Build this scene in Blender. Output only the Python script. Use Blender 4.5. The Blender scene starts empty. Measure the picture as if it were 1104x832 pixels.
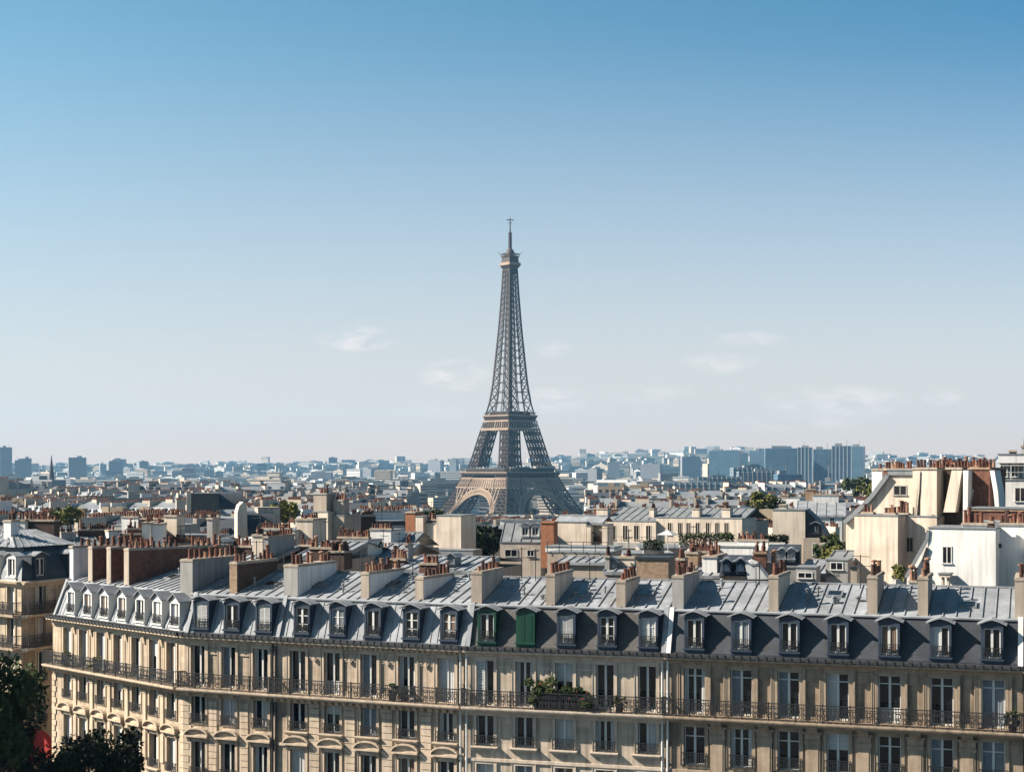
import bpy, math, random
from mathutils import Matrix, Vector
R = math.radians
sc = bpy.context.scene
# ------------------------------------------------------------------ camera, sky, sun, exposure
F, CX, HY, ZC = 1724.0, 552.0, 505.0, 26.0          # focal length and horizon in photo pixels; eye height in metres
cam_d = bpy.data.cameras.new('camera')
cam_d.sensor_width = 36.0
cam_d.lens = F / 1104 * 36.0
cam_d.shift_y = (HY - 416.0) / 1104.0
cam_d.clip_start, cam_d.clip_end = 1.0, 40000.0
cam = bpy.data.objects.new('camera', cam_d)
cam.location = (0, 0, ZC)
cam.rotation_euler = (R(90), 0, 0)
sc.collection.objects.link(cam)
sc.camera = cam

SUN_AZ = Vector((-0.9976, -0.07))                    # towards the sun
SUN_EL = R(36.5)
sd = bpy.data.lights.new('sun', 'SUN')
sd.energy, sd.angle, sd.color = 5.0, R(0.5), (1.0, 0.90, 0.76)
sun = bpy.data.objects.new('sun', sd)
tow = Vector((SUN_AZ.x * math.cos(SUN_EL), SUN_AZ.y * math.cos(SUN_EL), math.sin(SUN_EL)))
sun.rotation_euler = tow.to_track_quat('Z', 'Y').to_euler()
sun.location = (-60, -20, 120)
sc.collection.objects.link(sun)

world = bpy.data.worlds.new('World'); sc.world = world
world.use_nodes = True
wt = world.node_tree; wt.nodes.clear()
def wn(t, **k):
    n = wt.nodes.new(t)
    for a, b in k.items(): setattr(n, a, b)
    return n
sky = wn('ShaderNodeTexSky', sky_type='NISHITA')
sky.sun_disc = False
sky.sun_elevation = SUN_EL
sky.sun_rotation = math.atan2(SUN_AZ.x, SUN_AZ.y)
sky.altitude, sky.air_density, sky.dust_density, sky.ozone_density = 500, 0.7, 0.3, 4.0
bg = wn('ShaderNodeBackground'); bg.inputs['Strength'].default_value = 0.0535
wo = wn('ShaderNodeOutputWorld')
tc = wn('ShaderNodeTexCoord')
sep = wn('ShaderNodeSeparateXYZ'); wt.links.new(tc.outputs['Generated'], sep.inputs[0])
def wmath(op, a, b=None, c=None, clamp=False):
    n = wn('ShaderNodeMath', operation=op, use_clamp=clamp)
    for i, q in enumerate((a, b, c)):
        if q is None: continue
        if isinstance(q, (int, float)): n.inputs[i].default_value = q
        else: wt.links.new(q, n.inputs[i])
    return n.outputs[0]
# small faint clouds low in the sky, placed by compass direction and height
ysafe = wmath('MAXIMUM', sep.outputs['Y'], 0.05)
az = wmath('DIVIDE', sep.outputs['X'], ysafe)
elv = wmath('DIVIDE', sep.outputs['Z'], ysafe)
cmb = wn('ShaderNodeCombineXYZ'); wt.links.new(az, cmb.inputs[0]); wt.links.new(elv, cmb.inputs[1])
nz = wn('ShaderNodeTexNoise'); nz.inputs['Scale'].default_value = 60; nz.inputs['Detail'].default_value = 8; nz.inputs['Roughness'].default_value = 0.6
mp = wn('ShaderNodeMapping'); mp.inputs['Scale'].default_value = (0.7, 1.9, 1)
wt.links.new(cmb.outputs[0], mp.inputs[0]); wt.links.new(mp.outputs[0], nz.inputs['Vector'])
total = None
for (px, py, rx, ry, amt) in ((386, 365, 34, 11, 1.0), (490, 405, 30, 14, 0.9), (597, 377, 16, 8, .5), (598, 431, 30, 11, .75), (776, 391, 34, 9, .7),
                              (806, 366, 34, 7, .5), (905, 433, 62, 14, .8), (1015, 427, 18, 8, .8), (700, 425, 40, 8, .4), (860, 455, 60, 8, .4), (470, 440, 40, 9, .35)):
    dx = wmath('MULTIPLY', wmath('SUBTRACT', az, (px - CX) / F), F / rx)
    dy = wmath('MULTIPLY', wmath('SUBTRACT', elv, (HY - py) / F), F / ry)
    r2 = wmath('ADD', wmath('MULTIPLY', dx, dx), wmath('MULTIPLY', dy, dy))
    g = wmath('MULTIPLY', wmath('SUBTRACT', 1.0, wmath('MULTIPLY', r2, 0.5), clamp=True), amt)
    total = g if total is None else wmath('MAXIMUM', total, g)
cl = wmath('MULTIPLY', wmath('MULTIPLY', total, wmath('MULTIPLY', wmath('SUBTRACT', nz.outputs['Fac'], 0.40, clamp=True), 3.6, clamp=True)), 0.8)
cl = wmath('MULTIPLY', cl, wmath('GREATER_THAN', sep.outputs['Y'], 0.3))
hsv = wn('ShaderNodeHueSaturation'); hsv.inputs['Hue'].default_value = 0.463; hsv.inputs['Saturation'].default_value = 0.97
wt.links.new(sky.outputs[0], hsv.inputs['Color'])
mixc = wn('ShaderNodeMix', data_type='RGBA')
# deeper blue high up and away from the sun
deep = wmath('MULTIPLY', wmath('MULTIPLY', wmath('ADD', az, 0.30), 1.6, clamp=True), wmath('MULTIPLY', wmath('SUBTRACT', elv, 0.04), 4.5, clamp=True))
mixd = wn('ShaderNodeMix', data_type='RGBA', blend_type='MULTIPLY')
wt.links.new(wmath('MULTIPLY', deep, 0.9), mixd.inputs[0]); wt.links.new(hsv.outputs[0], mixd.inputs[6]); mixd.inputs[7].default_value = (0.42, 0.68, 0.84, 1)
# pale dusty air low over the city
low = wmath('MULTIPLY', wmath('SUBTRACT', 1.0, wmath('DIVIDE', elv, 0.29), clamp=True), 0.93)
low = wmath('POWER', low, 1.4)
mixl = wn('ShaderNodeMix', data_type='RGBA')
wt.links.new(low, mixl.inputs[0]); wt.links.new(mixd.outputs[2], mixl.inputs[6]); mixl.inputs[7].default_value = (5.35, 3.95, 3.05, 1)
wt.links.new(cl, mixc.inputs[0]); wt.links.new(mixl.outputs[2], mixc.inputs[6]); mixc.inputs[7].default_value = (7.2, 6.3, 6.0, 1)
wt.links.new(mixc.outputs[2], bg.inputs['Color'])
wt.links.new(bg.outputs[0], wo.inputs['Surface'])
sc.view_settings.view_transform = 'Standard'
sc.view_settings.look = 'None'
sc.view_settings.exposure = 1.58
sc.view_settings.gamma = 1.0
sc.view_settings.use_curve_mapping = False
sc.cycles.use_denoising = True
sc.cycles.max_bounces = 6
sc.cycles.diffuse_bounces = 3
sc.cycles.volume_bounces = 0
sc.cycles.transparent_max_bounces = 8

# ------------------------------------------------------------------ helpers
def at(px, py, D): return Vector(((px - CX) / F * D, D, ZC - (py - HY) / F * D))
def lerp_table(t, x):
    if x <= t[0][0]: return t[0][1]
    for (a, b), (c, d) in zip(t, t[1:]):
        if x <= c: return b + (d - b) * (x - a) / (c - a)
    return t[-1][1]
GT = [(0, 0), (250, 0), (600, -3.5), (1000, -8), (1700, -16), (3000, -22), (5000, -24), (12000, -26)]
TX, TY, TZ = -2.0, 1700.0, -35.0
def ground_z(x, y):
    z = lerp_table(GT, y)
    d = math.hypot((x - TX) / 190.0, (y - TY) / 190.0)
    w = max(0.0, min(1.0, 2.0 - d)); w = w * w * (3 - 2 * w)
    return z * (1 - w) + TZ * w

class MB:
    def __init__(s, M=None): s.v = []; s.f = []; s.m = []; s.M = M
    def _add(s, pts):
        i = len(s.v)
        if s.M is None: s.v.extend([tuple(p) for p in pts])
        else: s.v.extend([tuple(s.M @ Vector(p)) for p in pts])
        return i
    def poly(s, pts, m=0):
        i = s._add(pts); s.f.append(tuple(range(i, i + len(pts)))); s.m.append(m)
    def quad(s, a, b, c, d, m=0): s.poly((a, b, c, d), m)
    def box(s, x0, x1, y0, y1, z0, z1, m=0):
        i = s._add([(x0, y0, z0), (x1, y0, z0), (x1, y1, z0), (x0, y1, z0), (x0, y0, z1), (x1, y0, z1), (x1, y1, z1), (x0, y1, z1)])
        for q in ((0, 3, 2, 1), (4, 5, 6, 7), (0, 1, 5, 4), (1, 2, 6, 5), (2, 3, 7, 6), (3, 0, 4, 7)):
            s.f.append(tuple(i + k for k in q)); s.m.append(m)
    def hexa(s, p, m=0):                                   # eight corners, bottom ring then top ring
        i = s._add(p)
        for q in ((0, 3, 2, 1), (4, 5, 6, 7), (0, 1, 5, 4), (1, 2, 6, 5), (2, 3, 7, 6), (3, 0, 4, 7)):
            s.f.append(tuple(i + k for k in q)); s.m.append(m)
    def extr(s, prof, u0, u1, m=0):                        # (v,z) outline run along x
        n = len(prof)
        i = s._add([(u0, v, z) for v, z in prof] + [(u1, v, z) for v, z in prof])
        for k in range(n):
            j = (k + 1) % n
            s.f.append((i + k, i + j, i + n + j, i + n + k)); s.m.append(m)
        s.f.append(tuple(i + k for k in range(n))[::-1]); s.m.append(m)
        s.f.append(tuple(i + n + k for k in range(n))); s.m.append(m)
    def prism(s, poly, y0, y1, m=0):                       # (x,z) outline run along y
        n = len(poly)
        i = s._add([(x, y0, z) for x, z in poly] + [(x, y1, z) for x, z in poly])
        for k in range(n):
            j = (k + 1) % n
            s.f.append((i + k, i + j, i + n + j, i + n + k)); s.m.append(m)
        s.f.append(tuple(i + k for k in range(n))); s.m.append(m)
        s.f.append(tuple(i + n + k for k in range(n))[::-1]); s.m.append(m)
    def bar(s, p, q, w, h=None, m=0, up=(0, 0, 1)):
        p, q = Vector(p), Vector(q); d = q - p
        if d.length < 1e-6: return
        d.normalize(); up = Vector(up)
        if abs(d.dot(up)) > 0.98: up = Vector((1, 0, 0)) if abs(d.x) < 0.9 else Vector((0, 1, 0))
        a = d.cross(up).normalized(); b = a.cross(d).normalized()
        a *= w / 2; b *= (h or w) / 2
        s.hexa([p - a - b, p + a - b, p + a + b, p - a + b, q - a - b, q + a - b, q + a + b, q - a + b], m)
    def lathe(s, prof, n=10, c=(0, 0, 0), m=0):            # (r,z) outline turned about z
        k = len(prof)
        pts = []
        for r, z in prof:
            for j in range(n):
                t = 2 * math.pi * j / n
                pts.append((c[0] + r * math.cos(t), c[1] + r * math.sin(t), c[2] + z))
        i = s._add(pts)
        for a in range(k - 1):
            for j in range(n):
                jj = (j + 1) % n
                s.f.append((i + a * n + j, i + a * n + jj, i + (a + 1) * n + jj, i + (a + 1) * n + j)); s.m.append(m)
        s.f.append(tuple(i + (k - 1) * n + j for j in range(n))); s.m.append(m)
    def mesh(s, name, mats):
        me = bpy.data.meshes.new(name)
        me.from_pydata(s.v, [], s.f)
        for a in (mats if isinstance(mats, (list, tuple)) else [mats]): me.materials.append(a)
        if any(s.m): me.polygons.foreach_set('material_index', s.m)
        me.update()
        return me
    def build(s, name, mats, parent=None, loc=(0, 0, 0), rz=0):
        return obj(name, s.mesh(name, mats), parent, loc, rz)
COL = sc.collection
def obj(name, me, parent=None, loc=(0, 0, 0), rz=0, label=None):
    o = bpy.data.objects.new(name, me); COL.objects.link(o)
    o.location = loc; o.rotation_euler = (0, 0, rz)
    if parent is not None: o.parent = parent
    if label: o['label'] = label
    return o
def tag(o, label, cat, group=None):
    o['label'] = label; o['category'] = cat
    if group: o['group'] = group
    return o
def thing(name, label, cat, loc=(0, 0, 0), rz=0, group=None):
    o = bpy.data.objects.new(name, None); COL.objects.link(o)
    o.location = loc; o.rotation_euler = (0, 0, rz); o.empty_display_size = 0.5
    return tag(o, label, cat, group)
CACHE = {}
def cached(key, fn):
    if key not in CACHE: CACHE[key] = fn()
    return CACHE[key]
class Frame:                                               # a facade line: u along it, v inward, z up
    def __init__(s, x0, D0, x1, D1):
        s.P0 = Vector(((x0 - CX) / F * D0, D0)); P1 = Vector(((x1 - CX) / F * D1, D1))
        s.d = P1 - s.P0; s.L = s.d.length; s.d.normalize()
        s.n = Vector((-s.d.y, s.d.x)); s.ang = math.atan2(s.d.y, s.d.x)
    def u(s, px, v=0.0):
        k = (px - CX) / F
        return (k * (s.P0.y + v * s.n.y) - s.P0.x - v * s.n.x) / (s.d.x - k * s.d.y)
    def D(s, u, v=0.0): return s.P0.y + u * s.d.y + v * s.n.y
    def z(s, py, u, v=0.0): return ZC - (py - HY) / F * s.D(u, v)
    def world(s, u, v, z): return (s.P0.x + u * s.d.x + v * s.n.x, s.P0.y + u * s.d.y + v * s.n.y, z)

# ------------------------------------------------------------------ materials
def mat(name, col, rough=0.8, var=0.18, scale=1.5, streak=0.0, bump=0.0, metal=0.0, spec=0.3, joints=None, jcol=None, sheets=None, fine=0.0, stain=None):
    m = bpy.data.materials.new(name); m.use_nodes = True
    col = tuple(c * ALBEDO for c in col)
    nt = m.node_tree; b = nt.nodes['Principled BSDF']
    b.inputs['Roughness'].default_value = rough; b.inputs['Metallic'].default_value = metal
    b.inputs['Specular IOR Level'].default_value = spec
    N = lambda t: nt.nodes.new(t)
    tcn = N('ShaderNodeTexCoord'); vec = tcn.outputs['Object']
    def noise(sc_, scl=(1, 1, 1), det=5):
        mpn = N('ShaderNodeMapping'); mpn.inputs['Scale'].default_value = scl
        nt.links.new(vec, mpn.inputs[0])
        n = N('ShaderNodeTexNoise'); n.inputs['Scale'].default_value = sc_; n.inputs['Detail'].default_value = det
        nt.links.new(mpn.outputs[0], n.inputs['Vector'])
        return n.outputs['Fac']
    def mixm(fac, a, bcol, blend='MIX'):
        n = N('ShaderNodeMix'); n.data_type = 'RGBA'; n.blend_type = blend
        for i, q in ((0, fac), (6, a), (7, bcol)):
            if isinstance(q, (int, float)): n.inputs[i].default_value = q
            elif isinstance(q, tuple): n.inputs[i].default_value = q
            else: nt.links.new(q, n.inputs[i])
        return n.outputs[2]
    def ramp(f, lo, hi):
        n = N('ShaderNodeMapRange'); n.inputs['From Min'].default_value = lo; n.inputs['From Max'].default_value = hi
        nt.links.new(f, n.inputs['Value']); return n.outputs[0]
    lo = tuple(c * (1 - var) for c in col) + (1,); hi = tuple(min(1, c * (1 + var)) for c in col) + (1,)
    c = mixm(ramp(noise(scale), 0.3, 0.7), lo, hi)
    if stain: c = mixm(ramp(noise(stain[0], det=6), stain[1], stain[1] + 0.14), c, tuple(stain[2]) + (1,))
    if streak:
        s_ = ramp(noise(1.0, (3.2, 3.2, 0.22), 6), 0.44, 0.66)
        n = N('ShaderNodeMath'); n.operation = 'MULTIPLY'; n.inputs[1].default_value = streak; nt.links.new(s_, n.inputs[0])
        c = mixm(n.outputs[0], c, tuple(q * 0.35 for q in col) + (1,))
    if fine:
        n = N('ShaderNodeMath'); n.operation = 'MULTIPLY'; n.inputs[1].default_value = fine; nt.links.new(ramp(noise(14, det=3), 0.35, 0.7), n.inputs[0])
        c = mixm(n.outputs[0], c, tuple(q * 0.5 for q in col) + (1,))
    if joints:
        bw, bh, ms = joints
        sp = N('ShaderNodeSeparateXYZ'); nt.links.new(vec, sp.inputs[0])
        ad = N('ShaderNodeMath'); ad.operation = 'ADD'; nt.links.new(sp.outputs[0], ad.inputs[0])
        cb = N('ShaderNodeCombineXYZ')
        if sheets: nt.links.new(sp.outputs[1], cb.inputs[0]); nt.links.new(sp.outputs[0], cb.inputs[1])
        else: nt.links.new(sp.outputs[1], ad.inputs[1]); nt.links.new(ad.outputs[0], cb.inputs[0]); nt.links.new(sp.outputs[2], cb.inputs[1])
        bk = N('ShaderNodeTexBrick'); bk.inputs['Scale'].default_value = 1.0
        bk.inputs['Brick Width'].default_value = bw; bk.inputs['Row Height'].default_value = bh; bk.inputs['Mortar Size'].default_value = ms
        bk.inputs['Color1'].default_value = (1, 1, 1, 1); bk.inputs['Color2'].default_value = (0.78, 0.78, 0.78, 1)
        bk.inputs['Mortar'].default_value = tuple(jcol or (0.55, 0.55, 0.55)) + (1,)
        nt.links.new(cb.outputs[0], bk.inputs['Vector'])
        c = mixm(1.0, c, bk.outputs['Color'], 'MULTIPLY')
    nt.links.new(c, b.inputs['Base Color'])
    if bump:
        bp = N('ShaderNodeBump'); bp.inputs['Strength'].default_value = bump; bp.inputs['Distance'].default_value = 0.03
        nt.links.new(noise(9), bp.inputs['Height']); nt.links.new(bp.outputs[0], b.inputs['Normal'])
    return m
ALBEDO = 0.62                                        # overall tint level of the painted and stone surfaces
M = {}
M['stone_tan'] = mat('limestone_tan', (0.61, 0.48, 0.36), .85, .2, 0.7, streak=.75, stain=(.8, .60, (.16, .12, .085)), bump=.25, joints=(0.9, 0.36, 0.006), jcol=(.72, .7, .68))
M['stone_brown'] = mat('limestone_brown', (0.43, 0.325, 0.235), .85, .2, 0.7, streak=.8, stain=(.8, .60, (.13, .10, .07)), bump=.25, joints=(0.95, 0.38, 0.006), jcol=(.72, .7, .68))
M['stone_pale'] = mat('limestone_pale', (0.68, 0.56, 0.44), .85, .16, 0.6, streak=.65, stain=(.7, .62, (.22, .18, .14)), bump=.2, joints=(1.0, 0.40, 0.004), jcol=(.82, .8, .78))
M['stone_cream'] = mat('limestone_cream', (0.60, 0.475, 0.345), .85, .16, 0.7, streak=.6, stain=(.8, .63, (.22, .17, .12)), bump=.25, joints=(0.9, 0.36, 0.006), jcol=(.72, .7, .68))
M['trim_tan'] = mat('carved_limestone_tan', (0.62, 0.495, 0.375), .8, .15, 2.0, streak=.45, bump=.2)
M['trim_brown'] = mat('carved_limestone_brown', (0.45, 0.345, 0.25), .8, .16, 2.0, streak=.5, bump=.2)
M['trim_pale'] = mat('carved_limestone_pale', (0.69, 0.57, 0.46), .8, .12, 2.0, streak=.4, bump=.2)
M['trim_cream'] = mat('carved_limestone_cream', (0.61, 0.485, 0.355), .8, .13, 2.0, streak=.4, bump=.2)
M['zinc'] = mat('zinc_sheet', (0.345, 0.365, 0.395), .6, .2, 0.7, spec=.2, streak=.22, stain=(1.1, .56, (.17, .175, .18)), joints=(1.9, .68, .006), jcol=(.6, .6, .6), sheets=True)
M['zinc_dark'] = mat('zinc_weathered', (0.23, 0.245, 0.26), .65, .2, 0.9, spec=.2, streak=.25)
M['slate'] = mat('slate_blue', (0.045, 0.052, 0.066), .62, .3, 1.2, spec=.35, joints=(0.22, 0.16, 0.008), jcol=(.45, .45, .5), bump=.2)
M['slate_grey'] = mat('slate_grey', (0.115, 0.108, 0.105), .7, .25, 1.2, spec=.3, joints=(0.22, 0.16, 0.008), jcol=(.5, .5, .5), bump=.2)
M['brick'] = mat('brick_red_brown', (0.17, 0.072, 0.046), .9, .3, 3.0, joints=(0.24, 0.075, 0.010), jcol=(1.5, 1.7, 1.9), streak=.3)
M['brick_orange'] = mat('brick_orange', (0.42, 0.17, 0.085), .9, .22, 3.0, joints=(0.24, 0.075, 0.008), jcol=(.8, .9, 1.0))
M['brick_tan'] = mat('brick_buff', (0.40, 0.27, 0.18), .9, .28, 3.0, joints=(0.24, 0.075, 0.008), jcol=(.8, .85, .9))
M['brick_dark'] = mat('brick_sooty', (0.075, 0.045, 0.035), .9, .35, 3.0, joints=(0.24, 0.075, 0.010), jcol=(1.3, 1.4, 1.5))
M['plaster'] = mat('plaster_cream', (0.76, 0.645, 0.53), .9, .12, 0.4, streak=.45, stain=(.3, .58, (.36, .30, .24)), bump=.1)
M['plaster_white'] = mat('plaster_white', (0.86, 0.84, 0.815), .9, .09, 0.4, streak=.35, stain=(.3, .6, (.44, .42, .40)), bump=.1)
M['plaster_grey'] = mat('plaster_grey', (0.40, 0.385, 0.37), .9, .12, 0.8, streak=.35, bump=.1)
M['plaster_beige'] = mat('plaster_beige', (0.45, 0.375, 0.305), .9, .12, 0.8, streak=.4, bump=.15)
M['terracotta'] = mat('terracotta', (0.19, 0.07, 0.042), .8, .35, 4.0, streak=.3)
M['terracotta_pale'] = mat('terracotta_pale', (0.33, 0.18, 0.115), .85, .3, 4.0, streak=.3)
M['terracotta_dark'] = mat('terracotta_sooty', (0.075, 0.032, 0.024), .85, .4, 4.0)
M['iron'] = mat('wrought_iron', (0.018, 0.02, 0.024), .45, .2, 3, spec=.5)
M['gutter'] = mat('gutter_dark', (0.035, 0.037, 0.042), .6, .3, 3)
M['paint_white'] = mat('paint_white', (0.74, 0.73, 0.70), .5, .06, 3)
M['paint_blue'] = mat('paint_blue_grey', (0.038, 0.054, 0.085), .5, .15, 3)
M['paint_green'] = mat('paint_green', (0.010, 0.065, 0.040), .45, .15, 3)
M['curtain'] = mat('curtain_cloth', (0.58, 0.58, 0.57), .9, .1, 6)
M['curtain_grey'] = mat('curtain_grey', (0.23, 0.25, 0.28), .9, .15, 6)
M['curtain_brown'] = mat('curtain_brown', (0.22, 0.15, 0.11), .9, .15, 6)
M['glass'] = mat('window_glass', (0.010, 0.012, 0.016), .06, .3, 1.0, spec=.5)
M['glass_blue'] = mat('tower_glass', (0.09, 0.19, 0.275), .3, .25, 0.08, spec=.5)
M['asphalt'] = mat('asphalt', (0.05, 0.05, 0.052), .9, .2, 0.3, bump=.2)
M['ground'] = mat('city_ground', (0.10, 0.10, 0.098), .95, .3, 0.02)
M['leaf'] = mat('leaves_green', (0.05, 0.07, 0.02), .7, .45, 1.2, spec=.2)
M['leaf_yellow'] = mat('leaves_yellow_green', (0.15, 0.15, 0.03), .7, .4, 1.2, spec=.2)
M['leaf_dark'] = mat('leaves_dark_shaded', (0.017, 0.025, 0.010), .7, .45, 1.2, spec=.15)  # near-black: shade over street and courtyard trees is put into the leaf colour
M['bark'] = mat('bark', (0.06, 0.045, 0.035), .95, .3, 4, bump=.4)
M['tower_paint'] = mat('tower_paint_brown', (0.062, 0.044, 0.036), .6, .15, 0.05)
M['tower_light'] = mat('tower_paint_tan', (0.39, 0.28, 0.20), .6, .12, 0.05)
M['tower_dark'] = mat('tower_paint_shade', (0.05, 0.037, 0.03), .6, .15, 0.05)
M['red_cloth'] = mat('red_awning_cloth', (0.40, 0.025, 0.02), .8, .1, 1)
M['concrete'] = mat('concrete_pale', (0.50, 0.49, 0.47), .9, .1, 0.1)
M['blue_sheet'] = mat('blue_sheet', (0.03, 0.19, 0.36), .6, .1, 0.3)
M['flower'] = mat('geranium_red', (0.35, 0.04, 0.03), .8, .3, 8)

# ------------------------------------------------------------------ the ground and the far hills
def sheet():
    ys = [-100, -40, 30, 60, 100, 150, 200, 250, 400, 600, 800, 1000, 1200, 1300] + list(range(1340, 2090, 30)) + [2100, 2400, 3000, 4000, 5000, 7000, 8560]
    xs = [-5600, -3000, -1800, -1000, -600] + list(range(-420, 421, 30)) + [600, 1000, 1800, 3000, 5600]
    b = MB()
    b.v = [(x, y, ground_z(x, y)) for y in ys for x in xs]
    n = len(xs)
    for j in range(len(ys) - 1):
        for i in range(n - 1):
            b.f.append((j * n + i, j * n + i + 1, (j + 1) * n + i + 1, (j + 1) * n + i)); b.m.append(0)
    g = b.build('ground', M['ground']); g['kind'] = 'structure'
sheet()
M['hill'] = mat('far_wooded_hill', (0.085, 0.095, 0.07), .95, .35, 0.004)
def hill(D, depth, pts, seed):
    rnd = random.Random(seed)
    xs = [p[0] for p in pts]
    b = MB(); n = 90; rows = 5; base = -40
    for j in range(rows + 1):
        for i in range(n + 1):
            px = xs[0] + (xs[-1] - xs[0]) * i / n
            y = lerp_table(pts, px)
            top = ZC - (y - HY) / F * D
            t = j / rows
            hz = base + (top - base) * math.sin(t * math.pi / 2) + rnd.uniform(-2, 2) * (t > 0)
            b.v.append(((px - CX) / F * D, D - depth * (1 - t), hz))
    for i in range(n + 1):
        px = xs[0] + (xs[-1] - xs[0]) * i / n
        b.v.append(((px - CX) / F * D, D + depth, base))
    for j in range(rows + 1):
        for i in range(n):
            b.f.append((j * (n + 1) + i, j * (n + 1) + i + 1, (j + 1) * (n + 1) + i + 1, (j + 1) * (n + 1) + i)); b.m.append(0)
    o = b.build('hills', M['hill']); o['kind'] = 'structure'
H1 = [(-400, 506), (0, 505), (120, 504), (200, 503), (235, 502.5), (300, 502.5), (360, 500), (440, 501), (520, 500), (600, 496), (640, 491), (700, 488), (760, 486.5), (840, 487), (930, 492), (1104, 495), (1500, 498)]
H2 = [(-400, 509), (0, 508), (250, 507), (420, 505), (560, 505), (640, 502), (720, 497), (800, 496), (900, 500), (1100, 503), (1500, 505)]
H1 = [(max(-1100, a), b) for a, b in H1]
hill(7600, 900, H1, 3)
hill(6000, 1200, H2, 4)
def hill_z(px, D):
    z = ground_z(0, D)
    for (d, dep, t) in ((7600, 900, H1), (6000, 1200, H2)):
        if d - dep < D <= d:
            k = (D - (d - dep)) / dep
            z = max(z, -40 + (ZC - (lerp_table(t, px) - HY) / F * d + 40) * math.sin(k * math.pi / 2))
    return z
st = MB(); st.box(-200, 200, 40, 82, -0.5, 0.012); o = st.build('street', M['asphalt']); o['kind'] = 'structure'
st = MB(); st.prism([(-120, 0.02), (-36, 0.02), (-36, 0.008), (-120, 0.008)], 82, 122); o = st.build('side_street', M['asphalt']); o['kind'] = 'structure'

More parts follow.
